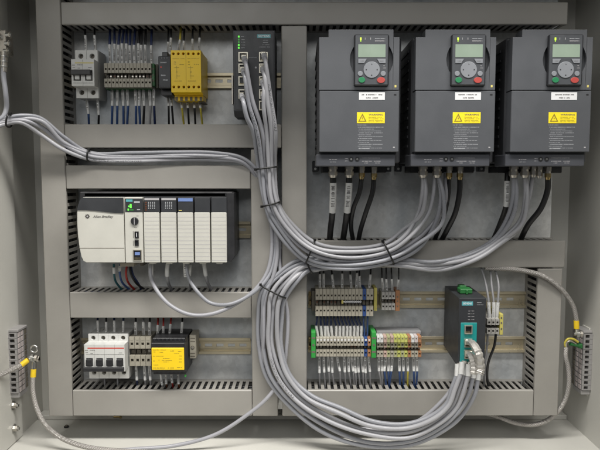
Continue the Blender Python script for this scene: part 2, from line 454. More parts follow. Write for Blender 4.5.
duct(xli, xa0-g, zz(416), zz(390.3), 'h', 'horizontal grey duct at bottom left under the four-pole breaker')
duct(xb1+g, X(565.3,254,HD), zz(267.6), zz(240.6), 'h', 'horizontal grey duct below the three drives that takes their black cables')
duct(xr0, xr1, zz(415.8), zz(268.8), 'v', 'short vertical grey duct at lower right beside the braided straps')
duct(xb1+g, xr0-g, zz(415.8), zz(390.3), 'h', 'horizontal grey duct at bottom right under the colourful terminals')

# ------------------------------------------------------------------ din rails
def rail(px0, px1, pyt, pyb, label, h0=0):
    H = 8.; x0 = X(px0,(pyt+pyb)/2,H); x1 = X(px1,(pyt+pyb)/2,H); z0, z1 = Z(pyb,H), Z(pyt,H)
    t = thing('din_rail', label, 'rail', ((x0+x1)/2,0,(z0+z1)/2), 'yellow zinc mounting rails')
    mb = MB(); lip = 5.2
    mb.box(x0,x1,z0,z0+lip,H-1,H,'rail',.3); mb.box(x0,x1,z1-lip,z1,H-1,H,'rail',.3)
    mb.box(x0,x1,z0+lip-1,z0+lip,1,H-1,'rail',0); mb.box(x0,x1,z1-lip,z1-lip+1,1,H-1,'rail',0)
    xs = [x0]; fl = []; x = x0+5
    while x+16 < x1: xs += [x, x+13]; x += 21
    xs.append(x1); zc = (z0+z1)/2
    zs = [z0+lip, zc-2.8, zc+2.8, z1-lip]
    mb.grid(xs, zs, lambda i,j: not (i%2==1 and j==1), .3, 1.4, 'rail')
    build('rail_profile', mb, t)
    return t
rail(69, 281, 72.8, 88.2, 'brass-coloured mounting rail behind the two-pole breaker and network switch')
rail(72, 250.5, 221.5, 238, 'brass-coloured mounting rail behind the rack controller')
rail(75, 250.5, 338, 354.2, 'brass-coloured mounting rail behind the four-pole breaker')
rail(308, 526, 291.5, 308, 'upper brass-coloured mounting rail in the lower right bay, behind the black converter')
rail(308, 525, 336.5, 352.6, 'lower brass-coloured mounting rail in the lower right bay, behind the colourful terminals')

# ------------------------------------------------------------------ wires
def wire(label, pts, color, r=1.5, marker=None, group=None, name='wire', sub=7, msleeve='marker', n=8, mr=None):
    path = spline([P(*p) for p in pts], sub)
    mb = MB(); mb.tube(path, r, color, n)
    o = build(name, mb); tag(o, label, name.replace('_',' '), group)
    if marker:
        a, b = marker; k0, k1 = int(a*(len(path)-1)), max(int(b*(len(path)-1)), int(a*(len(path)-1))+1)
        seg = path[k0:k1+1]; mm = MB(); R_ = mr or r*1.5
        mm.tube(seg, R_, msleeve, n)
        L_ = sum((seg[i+1]-seg[i]).length for i in range(len(seg)-1)); d = (seg[-1]-seg[0])
        q = .18
        while q < .85:
            c = seg[0]+d*q; w = rng.uniform(.5,.8)*R_
            if rng.random() < .85:
                c = seg[min(len(seg)-1, int(round(q*(len(seg)-1))))].lerp(seg[min(len(seg)-1, int(q*(len(seg)-1)))], .5) if n > 10 else c
                mm.box(c.x-w*.8, c.x+w*.5, c.z-.55, c.z+.55, -c.y+R_*.86, -c.y+R_*1.03, 'ink', 0)
            q += 2.0/max(L_,6)
        build('marker_sleeve', mm, o)
    return o
def fan(where, specs, yt, ym, yf, h0, h1, h2, group, r=1.5, mr=None, up=True):
    """specs: (x_at_terminal, colour, x_at_marker_end, x_far[, ym])"""
    for i, s in enumerate(specs):
        x, col, xm, xf = s[:4]; y2 = s[4] if len(s) > 4 else ym
        cn = {'blue':'blue','dkblue':'dark blue','bcable':'black','grey_wire':'grey','redw':'red','brown':'brown','yg':'yellow-green','tealw':'teal'}[col]
        pts = [(x, yt+(2.5 if up else -2.5), h0), (x+(xm-x)*.5, (yt+y2)/2, (h0+h1)/2), (xm, y2, h1), ((xm+xf)/2, (y2+yf)/2, h1*.6+h2*.4), (xf, yf, h2)]
        wire(f'{cn} wire with white marker {where}, {ordn(i)} from the left', pts, col, r, (.04,.5), group, mr=mr)

# ------------------------------------------------------------------ terminal strips
def terminal_strip(label, px0, px1, n, pyt, pyb, H, colors, group=None, rows=None, tab=None):
    yc = (pyt+pyb)/2; x0, x1, z0, z1 = R(px0, pyt, px1, pyb, H); w = (x1-x0)/n; Ht = z1-z0
    t = thing('terminal_strip', label, 'terminals', ((x0+x1)/2, 0, (z0+z1)/2), group)
    for i in range(n):
        c = colors[i] if isinstance(colors, (list,tuple)) else colors
        a, b = x0+i*w+.3, x0+(i+1)*w-.3; mb = MB()
        za, zb, zc, zd = z0, z0+Ht*.36, z0+Ht*.60, z1
        mb.box(a, b, z0+1, z1-1, 3, H*.62, c, .2)
        bw = (b-a)
        for (q0,q1,hz) in ((za,zb,H),(zc,zd,H)):
            cz = q0+(q1-q0)*(.55 if q0==za else .40); hs = bw*.26
            xs = [a,(a+b)/2-hs,(a+b)/2+hs,b]; zs = [q0,cz-hs*1.1,cz+hs*1.1,q1]
            mb.grid(xs, zs, lambda i_,j_: (i_,j_)!=(1,1), H*.62, hz, c, floors={(1,1):hz-5}, fm='termd')
        # middle channel with the metal current bar and screw
        mb.box(a+.5, b-.5, zb+.6, zc-.6, H*.62, H*.80, 'termd', .2)
        mb.disc((a+b)/2, (zb+zc)/2, bw*.26, H*.80, H*.83, rng.choice(['nickel','nickel','termd','brown']), 8)
        mb.box((a+b)/2-bw*.3, (a+b)/2+bw*.3, zd-Ht*.12, zd-Ht*.05, H, H+.3, tab or c, 0)
        build('terminal', mb, t)
    return t, x0, x1, z0, z1
def end_bracket(t, px0, px1, pyt, pyb, H, m, slots=True):
    x0,x1,z0,z1 = R(px0,pyt,px1,pyb,H); mb = MB()
    mb.box(x0,x1,z0,z1,3,H,m,.6)
    if slots:
        mb.disc((x0+x1)/2,(z0+z1)/2,min((x1-x0)*.3,2),H,H+.5,'termd',10)
        mb.box(x0+.6,x1-.6,z0+(z1-z0)*.2,z0+(z1-z0)*.27,H,H+.2,'termd',0)
        mb.box(x0+.6,x1-.6,z0+(z1-z0)*.73,z0+(z1-z0)*.8,H,H+.2,'termd',0)
    build('end_bracket', mb, t)

# upper left strip
t1,*_ = terminal_strip('beige terminal strip of thirteen beside the two-pole breaker', 104, 151.5, 13, 63.2, 87.2, 46, 'term')
end_bracket(t1, 151.9, 154.6, 63.5, 86, 40, 'tdgreen')
end_bracket(t1, 155.5, 158, 64, 88, 30, 'termd')
mb = MB(); mb.pbox(106, 87.4, 152, 89.4, 30, 3, 'tdgreen', .4); build('earth_foot', mb, t1)
xs_top = [110.5,114.8,118.8,122.6,126.6,130.6,134.8,139,142,145.8,151.8]
cols = ['dkblue','dkblue','dkblue','dkblue','dkblue','dkblue','dkblue','bcable','bcable','bcable','dkblue']
fan('above the upper left terminal strip', [(x,c,x-.3+rng.uniform(-.6,.2),x+rng.uniform(-.6,1.6), 44+rng.uniform(-.5,2)) for x,c in zip(xs_top,cols)], 63.5, 44.5, 26, 30, 36, 22, 'marked wires above the upper left terminals', 2.1, 2.5, up=True)
xs_bot = [112,117.3,122.8,127.2,135.3,139.3,143.3,149.5,153.8]
cols = ['blue','blue','blue','blue','blue','blue','bcable','grey_wire','dkblue']
fan('below the upper left terminal strip', [(x,c,x+rng.uniform(-.2,1.),x+rng.uniform(-.3,1.2)) for x,c in zip(xs_bot,cols)], 88.5, 106, 126, 24, 34, 22, 'marked wires below the upper left terminals', 2.1, 2.5, up=False)

# ------------------------------------------------------------------ breakers
def breaker(label, poles, xm0, xm1, ymt, ymb, xt0, xt1, ytt, ytb, Hm, Ht, stripe, name, side='mcbside', xb=None, yb=None, ganged='top'):
    """main raised nose xm,ym at Hm, terminal shoulders at Ht"""
    x0,x1,z0,z1 = R(xm0,ymt,xm1,ymb,Hm)
    tz1 = Z(ytt,Ht); tz0 = Z(yb,Ht); w = (x1-x0)/poles
    t = thing(name, label, 'breaker', ((x0+x1)/2, 0, (z0+z1)/2))
    for i in range(poles):
        mb = MB(); a, b = x0+i*w+.1, x0+(i+1)*w-.1
        mb.box(a, b, tz0, tz1, 5, Ht-8, side if False else 'mcbw', .5)
        # shoulders, each with a round screw well
        for (q0,q1) in ((tz0, z0+1.5),(z1-1.5, tz1)):
            hs = w*.24; cx_ = (a+b)/2; cz = (q0+q1)/2
            mb.grid([a,cx_-hs,cx_+hs,b],[q0,cz-hs,cz+hs,q1],lambda i_,j_:True,Ht-8.5,Ht,'mcbw',rounds={(1,1):.92},floors={(1,1):Ht-7},fm='termd')
        # nose with toggle slot
        zs0 = z0+(z1-z0)*(.20 if ganged=='top' else .19); zs1 = z0+(z1-z0)*(.60 if ganged=='top' else .49)
        mb.grid([a,a+w*.17,b-w*.17,b],[z0,zs0,zs1,z1],lambda i_,j_:(i_,j_)!=(1,1),Ht,Hm,'mcbw',floors={(1,1):Hm-7},fm='black' if ganged=='top' else 'mcbside')
        build('pole', mb, t, bevel=.5)
    mb = MB(); zs0 = z0+(z1-z0)*(.20 if ganged=='top' else .19); zs1 = z0+(z1-z0)*(.60 if ganged=='top' else .49)
    if ganged == 'top':
        mb.box(x0+.8, x1-w*.22, zs1-(zs1-zs0)*.5, zs1-.3, Hm+.5, Hm+7, 'black', 1)
        for i in range(poles): mb.box(x0+i*w+w*.3, x0+(i+1)*w-w*.3, zs0+2, zs1-4, Hm-6, Hm+1, 'mcbw', .6)
    else:
        for i in range(poles): mb.box(x0+i*w+w*.2, x0+(i+1)*w-w*.2, zs0+1.5, zs1-1.2, Hm-5, Hm+4, 'black', .8)
        mb.box(x0-.6, x1-w*.06, z0+1.2, z0+(z1-z0)*.18, Hm+.5, Hm+6, 'black', .8)
    build('toggle', mb, t)
    mb = MB()
    zz1 = z1-(z1-z0)*.13
    mb.box(x0+w*.35, x1-1, zz1-1.2, zz1+.6, Hm+.05, Hm+.25, stripe, 0); build('stripe', mb, t)
    mb = MB()
    r2 = random.Random(3)
    def line(xa, xb_, z, hh):
        x = xa
        while x < xb_:
            ww = r2.uniform(.5,1.3); mb.box(x, x+ww, z-hh/2, z+hh/2, Hm+.05, Hm+.2, 'ink', 0); x += ww+.45
    line(x0+1.5, x0+6.5, z1-(z1-z0)*.22, 1.1); line(x0+10, x0+19, z1-(z1-z0)*.21, 1.1)
    line(x0+2.5, x0+6, z1-(z1-z0)*.30, 1.0); line(x0+11, x0+14.5, z1-(z1-z0)*.33, 1.)
    line(x1-10, x1-5, z1-(z1-z0)*.31, 1.); line(x0+3, x1-3, z0+(z1-z0)*.11 if ganged=='top' else z1-(z1-z0)*.37, .8)
    build('printed_text', mb, t)
    mb = MB(); mb.box(x1+.12, x1+.9, tz0+.5, tz1-.5, 6, Ht-1, side, .3); build('side_panel', mb, t)
    return t
breaker('white two-pole circuit breaker with black toggle and yellow stripe', 2, 71.3, 94.3, 59.2, 86, 74.5, 95.5, 50, 59, 66, 46, 'yline', 'circuit_breaker', yb=98.2)
breaker('white four-pole circuit breaker with red stripe and four black toggles', 4, 84.3, 124.8, 344.5, 371.5, 87, 122.5, 334, 344.5, 72, 50, 'redline', 'circuit_breaker', yb=378.5, ganged='bottom')
fan('above the two-pole breaker', [(86.2,'bcable',85.3,85,35.5),(95.6,'bcable',94.5,94.5,35.5)], 50, 35.5, 27, 30, 32, 24, 'wires of the two-pole breaker', 1.7, 2.5)
fan('below the two-pole breaker', [(86.5,'blue',88.5,89,114),(97.5,'bcable',98.8,98.5,115)], 99.5, 115, 126, 30, 36, 22, 'wires of the two-pole breaker', 1.9, 2.4, up=False)
fan('above the four-pole breaker', [(98,'dkblue',97.6,97.6,320.5),(106.2,'bcable',106.2,106.2,322),(114.6,'dkblue',114.2,114,320.5),(123.2,'dkblue',123.4,123.4,321)], 330.5, 320.5, 314, 36, 34, 26, 'wires of the four-pole breaker', 1.9, 2.4)
for i,(xa,xb_) in enumerate(((104.5,105),(117.5,118))):
    wire(f'short grey wire hanging under the four-pole breaker, {"left" if i==0 else "right"} one', [(xa,376,30),(xa+.2,382,34),(xb_,389,26)], 'grey_wire', 1.7, group='wires of the four-pole breaker')

# ------------------------------------------------------------------ relays
def relay_black():
    x0,x1,z0,z1 = R(158.4,55.5,170.6,88.5,78); t = thing('relay_module','narrow black relay module left of the yellow safety relay','relay',((x0+x1)/2,0,(z0+z1)/2))
    mb = MB(); mb.box(x0,x1,z0-3,z1+2,5,60,'char',.8); mb.box(x0,x1,z0+1,z1-1,60,78,'char',.8)
    mb.box(x0+4,x1-7,z1,z1+8,40,66,'black',.6); mb.box(x0+.5,x1-.5,z0-9,z0,20,64,'black',.6)
    for k in range(4): mb.disc(x0+3.2+k*4.6, z1-4.4, 1.5, 78, 78.3, 'black', 10)
    for k in range(4): mb.disc(x0+3.2+k*4.6, z0+3.4, 1.5, 78, 78.3, 'black', 10)
    build('housing', mb, t)
    mb = MB(); scribble(mb,160.5,168,62.5,78,2.6,'inkw'); scribble(mb,161,165.5,75.5,78,3,'inkw'); scribble(mb,163,168,80,78,2.6,'inkw'); scribble(mb,160,169,58,78,1.0,'inkw')
    build('printed_text', mb, t)
    mb = MB(); mb.pbox(160.2,66.5,161.8,67.8,78.3,77,'redline',0); build('mark', mb, t)
relay_black()
def relay_yellow():
    H = 80; x0,x1,z0,z1 = R(171,50.2,201,92.2,H)
    t = thing('safety_relay','yellow safety relay with two rows of six screw holes','relay',((x0+x1)/2,0,(z0+z1)/2))
    n = 6; w = (x1-x0)/n; mb = MB(); xs=[x0]; rd={}; zt = z1-5.6; zb_ = z0+8.5; hs=w*.27
    for k in range(n): c=x0+(k+.5)*w; xs += [c-hs,c+hs]; rd[(2*k+1,1)]=.95; rd[(2*k+1,3)]=.95
    xs.append(x1); zs=[z0,zb_-hs,zb_+hs,zt-hs,zt+hs,z1]
    mb.grid(xs,zs,lambda i,j:True,60,H,'ybody',rounds=rd,floors={k:H-7 for k in rd},fm='termd')
    mb.box(x0,x1,z0-2,z1-.5,6,60,'ybody',.5)
    build('housing', mb, t, bevel=.5)
    mb = MB(); mb.box(x0+1,x1-1,z0-11,z0-2.2,20,58,'ybody',.6); mb.box(x1-9,x1,z0-13,z0-11.2,10,50,'termd',.5)
    for k in range(n): mb.box(x0+k*w+2, x0+(k+1)*w-2, z0-11.4, z0-5, 58, 59, 'termd', 0)
    build('lower_terminals', mb, t)
    mb = MB(); mb.box(x0+w,x1-w,z1-.4,z1+3.5,20,55,'ybody',.6)
    for k in range(n): mb.box(x0+k*w+2, x0+(k+1)*w-2, z1-1, z1+2.5, 56, 57, 'termd', 0)
    build('upper_terminals', mb, t)
    mb = MB()
    for (a,b,y,hh) in ((172.5,184.5,58.7,1),(187.5,199,58.7,1),(174,176,62,1.6),(174,176,64,1.2),(179,184,64.5,1.6),(194,199,64.5,1.6),(188,190,62,1.6),(188,190,64.4,1.2),(174,179,67.5,.9),(188,193,67.5,.9),(176,178,72,1.2),(190,192,72,1.2),(176,180,76,1),(190,194,76,1),(174,182,81,1),(188,196,81,1)):
        scribble(mb,a,b,y,H,hh,'inky')
    for px in (176.8,190.8): a=X(px,70,H); mb.box(a-.2,a+.2,Z(79,H),Z(66,H),H,H+.12,'inky',0)
    a=X(186,70,H); mb.box(a-.25,a+.25,z0+3,z1-3,H,H+.12,'inky',0)
    build('printed_text', mb, t)
relay_yellow()
fan('above the black and yellow relays', [(168,'bcable',168.2,168.6,42),(170.2,'bcable',171,171,38),(177.5,'yg',180,181,40),(184,'bcable',183.8,184.5,41),(192.5,'bcable',192.5,192.8,39),(198.5,'bcable',199.6,200,38)], 53.5, 40, 26, 34, 38, 24, 'marked wires above the relays', 1.8, 2.3)
fan('below the black and yellow relays', [(167.8,'bcable',168.6,169,106),(170.8,'bcable',171.8,173.5,106),(180.8,'yg',182,184,108),(187.2,'bcable',188,189,108),(193.5,'bcable',194.5,195.5,108),(199,'yg',200.5,202.5,108)], 97.5, 108, 126, 34, 40, 24, 'marked wires below the relays', 1.8, 2.3, up=False)

# ------------------------------------------------------------------ rack controller
def plc():
    H = 96.; t = thing('rack_controller','cream rack controller with black top band and five input modules','controller',P(155,230,0))
    x0,x1,z0,z1 = R(79,192.5,234,262,H-8)
    mb = MB(); mb.box(x0+2,x1-2,z0+3,z1+1,8,H-10,'black',1.2)
    mb.prism([(X(226.6,230,H-4),Z(193,H-4)),(X(234,230,H-4),Z(193,H-4)),(X(234.5,230,H-4),Z(256,H-4)),(X(231,230,H-4),Z(261.5,H-4)),(X(226.6,230,H-4),Z(261.5,H-4))],10,H-4,'black')
    mb.pbox(84,192.6,226,197,H-10,10,'black',1)
    build('backplane', mb, t, bevel=.4)
    # power supply
    def arc(pts): return [(X(a,230,H),Z(b,H)) for a,b in pts]
    mb = MB(); outline = [(83.5,197.3),(124,197.3),(124,262.8),(85,262.8),(82,261),(80.3,257),(78.6,248),(77.4,236),(77,224),(77.2,213),(78.4,206),(80.5,200)]
    mb.prism(arc(outline), 14, H-1, 'cream'); build('power_supply', mb, t, bevel=1.2)
    mb = MB(); band = [(83.5,197.6),(123.8,197.6),(123.8,213.2),(116,212.9),(106,212),(96,210.8),(86,210.2),(77.7,210.1),(78.9,205),(80.7,200.2)]
    mb.prism(arc(band), H-1.2, H+.2, 'char'); build('black_band', mb, t)
    mb = MB(); a=X(78.6,248,H); mb.box(a,X(124,248,H),Z(248.4,H),Z(247.9,H),H-1.2,H-.7,'termd',0); build('seam', mb, t)
    # emblem: dark disc with eight teeth
    mb = MB(); c = P(87.2,216.3,H); mb.disc(c.x,c.z,3.0,H-1,H-.6,'ink',8)
    for k in range(8):
        an=2*math.pi*k/8; mb.disc(c.x+3.2*math.cos(an),c.z+3.2*math.sin(an),.8,H-1,H-.6,'ink',6)
    mb.disc(c.x,c.z,1.2,H-.6,H-.4,'lgrey',8); build('emblem', mb, t)
    text_obj('Allen-Bradley',102.8,216.8,H-.9,4.0,'ink',t,'brand_lettering',width=X(113,217,H)-X(92.5,217,H),italic=.3,bold=.08)
    # cpu
    mb = MB(); mb.pbox(124.9,197.3,142.8,262.8,H,14,'cream',.8); build('processor_module', mb, t)
    mb = MB(); mb.pbox(125,198.5,142.7,212.2,H+.3,H-1,'char',.2); build('processor_display', mb, t)
    mb = MB(); mb.pbox(126,199.5,132.5,201.8,H+.6,H,'tealp',0); mb.pbox(134,201.3,139.8,202.8,H+.6,H,'inkw',0)
    for (a,b,c_,d) in ((129.8,204,131.5,208),(128.2,205.6,129.4,207),(127.6,208.6,128.8,210.6)): mb.pbox(a,b,c_,d,H+.7,H,'ledg',0)
    mb.pbox(129.5,209.6,133.5,210.3,H+.6,H,'leddim',0); mb.pbox(137,209.3,140,210,H+.6,H,'inkw',0)
    build('status_light', mb, t)
    mb = MB(); c = P(134.8,221,H); mb.disc(c.x,c.z,6.4,H,H+3,'black',24,ch=.8); mb.box(c.x-.5,c.x+.5,c.z-5.8,c.z+5.8,H+3,H+3.6,'lgrey',0); build('key_switch', mb, t)
    mb = MB(); scribble(mb,136.5,139,216,H,1.2,'ink'); scribble(mb,134.5,137,227.5,H,1,'ink'); mb.pbox(133,231,133.5,238,H+.1,H-.2,'ink',0); mb.pbox(133,240.5,133.5,246,H+.1,H-.2,'ink',0)
    build('printed_text', mb, t)
    for nm,(a,b,c_,d),m in (('usb_port',(134.8,231.5,138.8,238),'black'),('memory_slot',(134.8,240,138.8,245.8),'black'),('network_port',(133.2,249.6,141.8,261),'sockmet')):
        mb = MB(); X0,X1,Z0,Z1 = R(a,b,c_,d,H)
        mb.grid([X0,X0+1.2,X1-1.2,X1],[Z0,Z0+1.4,Z1-1.4,Z1],lambda i,j:(i,j)!=(1,1),H-.5,H+1.6,m,floors={(1,1):H+.15},fm='keyrim')
        if nm == 'usb_port': mb.box(X0+2.6,X0+3.6,Z0+2,Z1-2,H,H+1,'white',0)
        if nm == 'network_port':
            for k in range(5): mb.box(X0+2.5+k*1.8,X0+3.2+k*1.8,Z0+2.4,Z0+6,H,H+.7,'contact',0)
            mb.box(X0+3,X1-3,Z1-9,Z1-4,H,H+.8,'grip',0)
        build(nm, mb, t)
    # io modules
    tops = ['lgrey','lgrey','grip',None,None]
    for k,(a,b) in enumerate(((144,159.6),(161,176.4),(177.8,193.2),(194.7,210),(211.3,226.6))):
        mb = MB(); mb.pbox(a,197.6,b,212.6,H-.5,14,'char',.6); m_ = build('input_module', mb, t)
        mb = MB(); mb.pbox(a,212.4,b,262.6,H,14,'cream',.8); d_ = build('wiring_door', mb, m_)
        mb = MB(); X0,X1,Z0,Z1 = R(a+.5,214,b-.3,262,H)
        for q in range(12):
            z = Z(217+q*3.95,H); mb.box(X0,X1,z-.32,z+.32,H-.4,H+.12,'lgrey',0)
        build('door_line', mb, m_)
        if tops[k]: mb = MB(); mb.pbox(a+.4,198.2,b-.6,(200.2 if tops[k]=='lgrey' else 201.4),H+.2,H-1,tops[k],0); build('module_label', mb, m_)
        if k < 2:
            mb = MB()
            for r_ in range(5):
                for c_ in range(4): mb.pbox(a+4.2+c_*2,202+r_*1.5,a+5+c_*2,202.8+r_*1.5,H+.1,H-1,'inkw',0)
                if k == 0: mb.pbox(a+1,202+r_*1.9,a+2.8,203+r_*1.9,H+.1,H-1,'brown',0)
            build('indicator_grid', mb, m_)
        if k == 2: mb = MB(); mb.pbox(a+1,210,a+4,210.8,H+.1,H-1,'yline',0); build('printed_text', mb, m_)
        mb = MB(); mb.pbox(a+5,262.6,b-4,264,H-6,H-40,'cream',.5); build('door_foot', mb, m_)
    mb = MB(); mb.pbox(120,263,134,266.5,70,30,'term',.5); mb.pbox(140,263,143,266,60,30,'termd',.3); build('lower_connector', mb, t)
plc()
for i,(lb,pts,c,mk) in enumerate([
 ('teal wire with short marker under the controller power supply',[(113.8,264,50),(114,272,50),(115.5,281,42),(122,290,28)],'tealw',(.18,.42)),
 ('blue wire with short marker under the controller power supply',[(120.5,264,50),(119.6,271,50),(122,282,42),(130,290,28)],'blue',(.12,.35)),
 ('red wire curving under the controller processor',[(127,265,50),(126,273,52),(128,282,44),(135,290,28)],'redw',None),
 ('black wire curving under the controller processor',[(129,265,52),(131,274,52),(136,283,44),(144,289,28)],'bcable',None),
 ('dark blue wire curving under the controller processor',[(131,266,48),(133,275,48),(138,283,40),(142,291,24)],'dkblue',None)]):
    wire(lb, pts, c, 1.9, mk, 'wires under the rack controller')
wire('grey cable with white marker from the second input module into the duct', [(168,261,60),(167,271,58),(168,282,48),(172,291,28)], 'grey_wire', 3, (.1,.52), 'wires under the rack controller', mr=3.7)
wire('thin grey wire with marker beside the pale cable under the third module', [(190.5,262,56),(190,271,56),(189.5,281,44),(190.5,291,26)], 'grey_wire', 1.4, (.12,.5), 'wires under the rack controller', mr=2.4)
wire('grey cable with white marker from the fourth input module into the duct', [(203.5,261,60),(205,271,58),(207,281,48),(212,291,28)], 'grey_wire', 3, (.1,.5), 'wires under the rack controller', mr=3.5)

# ------------------------------------------------------------------ lower left bay
t3,*_ = terminal_strip('short beige four-way terminal strip between four-pole breaker and yellow relay', 129.3, 151, 4, 337, 366, 50, 'term')
mb = MB(); mb.pbox(127.2,334,129,370,44,4,'tdgreen',.4); build('green_divider', mb, t3)
fan('above the short four-way terminal strip', [(135.8,'bcable',135.8,135.5,322),(144,'grey_wire',143.4,143,322),(149.5,'bcable',149.8,150,322)], 339, 322, 314, 34, 36, 24, 'wires of the four-way terminals', 1.8, 2.9)
fan('below the short four-way terminal strip', [(135.8,'dkblue',137,137.5,380),(144.2,'grey_wire',145.2,146,380),(149.2,'grey_wire',150.5,151,380)], 366, 380, 389, 32, 38, 26, 'wires of the four-way terminals', 1.8, 2.6, up=False)
def relay2():
    H = 84; x0,x1,z0,z1 = R(151,340,184.6,375.5,H)
    t = thing('safety_relay','black safety relay with large yellow front plate in lower left bay','relay',((x0+x1)/2,0,(z0+z1)/2))
    mb = MB(); mb.box(x0,x1,z0+5,z1-6,5,H-2,'black',.8); mb.box(x0+.5,x1-.5,z0-2,z1,5,H-12,'black',.8)
    n=8; w=(x1-x0)/n
    for k in range(n):
        mb.disc(x0+(k+.5)*w, z1-3, 1.6, H-12, H-11.4, 'char', 10); mb.disc(x0+(k+.5)*w, z0+1.5, 1.6, H-12, H-11.4, 'char', 10)
        mb.box(x0+k*w+.2, x0+k*w+.6, z1-7, z1, H-12, H-10.5, 'char', 0)
    build('housing', mb, t)
    mb = MB(); mb.pbox(151.6,348,184,370,H,H-3,'ybody',.7); build('front_plate', mb, t)
    mb = MB()
    for (a,b,y,hh) in ((153,166,350,1.2),(169,174,351,1.6),(178,182,351.5,1.4),(153,155.5,352,1.2),(159,163,352.3,1),(174,179,353.5,.9),(153,164,356.2,1),(179,182,356,1.4),(179,182,359,1.4),(179,182,362,1.4),(163,170,358.5,1.4),(162,172,360.5,1),(163,169,362,1),(153,155,361,1.4),(158,159.5,360,1.4),(153,159,365,.9),(153,165,368,1.4),(168,174,368,1.4),(177,182,367.5,1.4)):
        scribble(mb,a,b,y,H,hh,'inky')
    build('printed_text', mb, t)
    mb = MB(); mb.pbox(184.6,375.4,186,376.8,50,46,'leddim',0); build('status_light', mb, t)
    t2 = thing('end_clamp','beige end clamp on the rail right of the black and yellow relay','clamp',P(192.5,347,0))
    mb = MB(); mb.pbox(189.5,335,195.8,358.5,44,4,'term',.8)
    for y in (338,341,353,356): mb.pbox(190.3,y,195,y+.8,44.2,43,'termd',0)
    build('clamp_body', mb, t2)
    mb = MB(); c=P(192.6,347.5,44); mb.disc(c.x,c.z,3.4,43,44.6,'termd',14); mb.disc(c.x,c.z,2.2,44,45.2,'nickel',12); build('screw', mb, t2)
relay2()
fan('above the black and yellow relay', [(157.6,'redw',157.8,158.2,325),(163.2,'redw',163.4,163.6,326),(169,'redw',170.6,171.5,324),(181,'bcable',182.2,182.5,322)], 341, 325, 314, 36, 40, 24, 'wires above the black and yellow relay', 1.6, 2.4)
fan('below the black and yellow relay', [(160.8,'grey_wire',162.3,164,385),(166,'brown',166.3,168,384),(171.4,'redw',172.3,174,383),(178,'brown',178.5,180,384)], 376, 384, 391, 36, 42, 26, 'wires below the black and yellow relay', 1.6, 2.2, up=False)

# ------------------------------------------------------------------ lower right terminals
tc = ['term']*13+['tblue']+['term']*2
t4,*_ = terminal_strip('long beige terminal strip on the upper rail, with one blue terminal', 315.4, 373.5, 16, 289, 316, 50, tc)
end_bracket(t4, 311.5, 315, 291, 311, 34, 'termd'); 
mb = MB(); mb.pbox(374,288,377,311,40,4,'tyel',.4); build('end_bracket', mb, t4)
mb = MB(); mb.pbox(341.5,300.2,343.4,303.8,47,40,'yline',.4); mb.pbox(343.4,301.2,361.5,302.6,46,43,'white',.3)
for q in range(9): mb.pbox(345+q*1.9,300.6,345.6+q*1.9,303,46,43,'white',0)
build('jumper_comb', mb, t4)
mb = MB(); mb.pbox(309,292,311.2,296,20,8,'brass',.4); mb.pbox(309,301,311.2,305,20,8,'brass',.4); build('rail_clamp', mb, t4)
t5,*_ = terminal_strip('small grey terminal strip of four with orange end, upper rail', 381.6, 395.2, 4, 292, 310, 46, 'tgrey')
mb = MB(); mb.pbox(395.4,290.5,399.8,311,42,4,'torange',.5); 
for y in (296,300.5,305.5): mb.pbox(396.8,y,398.2,y+1.6,42.2,41,'termd',0)
build('orange_terminal', mb, t5)
fan('above the long beige terminal strip', [(320,'bcable',319.8,319.5,274),(324,'bcable',323.6,323.2,273.5),(334,'bcable',332,331,274.5),(342.3,'bcable',342.2,342,273.5),(351.6,'bcable',350.4,350,274.5),(356.3,'bcable',357,357,273),(360,'bcable',359.4,359.2,276),(369,'bcable',370.5,371,274.5)], 291, 274, 262, 34, 36, 26, 'marked wires above the long beige strip', 1.5, 2.4)
fan('above the small grey terminal strip', [(383.6,'bcable',382,381.5,278),(387,'bcable',386.3,386,279),(392.6,'bcable',391.8,391,279),(397.3,'bcable',398.6,398.8,279.5)], 293, 279, 262, 34, 36, 26, 'marked wires above the small grey strip', 1.3, 2.1)
lc = ['term']*14+['tblue','torange']
t6,*_ = terminal_strip('beige terminal strip between two green end plates on the lower rail', 316, 371, 16, 338.5, 356.5, 50, lc, tab='white')
end_bracket(t6, 311.2, 315.6, 332, 358, 54, 'tgreen'); 
mb = MB(); mb.pbox(308.8,338,311,342,20,8,'brass',.4); mb.pbox(308.8,346,311,350,20,8,'brass',.4); build('rail_clamp', mb, t6)
cc = ['marker','marker','tpk2','tgb','tpk2','tyg','tyg','tyg','tyg','torange','marker','tpink','torange']
bb = ['term','term','tpk2','tgb','term','tgb','tyg','tgb','tyg','torange','term','term','torange']
t7,*_ = terminal_strip('multicoloured terminal strip in white, pink, yellow and orange on the lower rail', 376.6, 421.6, 13, 341, 357, 48, bb)
end_bracket(t7, 371.6, 376.2, 332, 358, 54, 'tgreen')
x0,x1,z0,z1 = R(376.6,336.2,421.6,342.8,52); w=(x1-x0)/13
for i in range(13):
    mb = MB(); mb.box(x0+i*w+.2, x0+(i+1)*w-.2, z0+.4, z1, 30, 52, cc[i], .5); mb.box(x0+i*w+w*.3, x0+(i+1)*w-w*.3, z1-5.5, z1-3.4, 52, 52.2, 'termd', 0); build('colour_tab', mb, t7)
mb = MB(); mb.pbox(376.6,331,421,334.2,34,4,'grey_wire',.5); build('rear_cover', mb, t7)
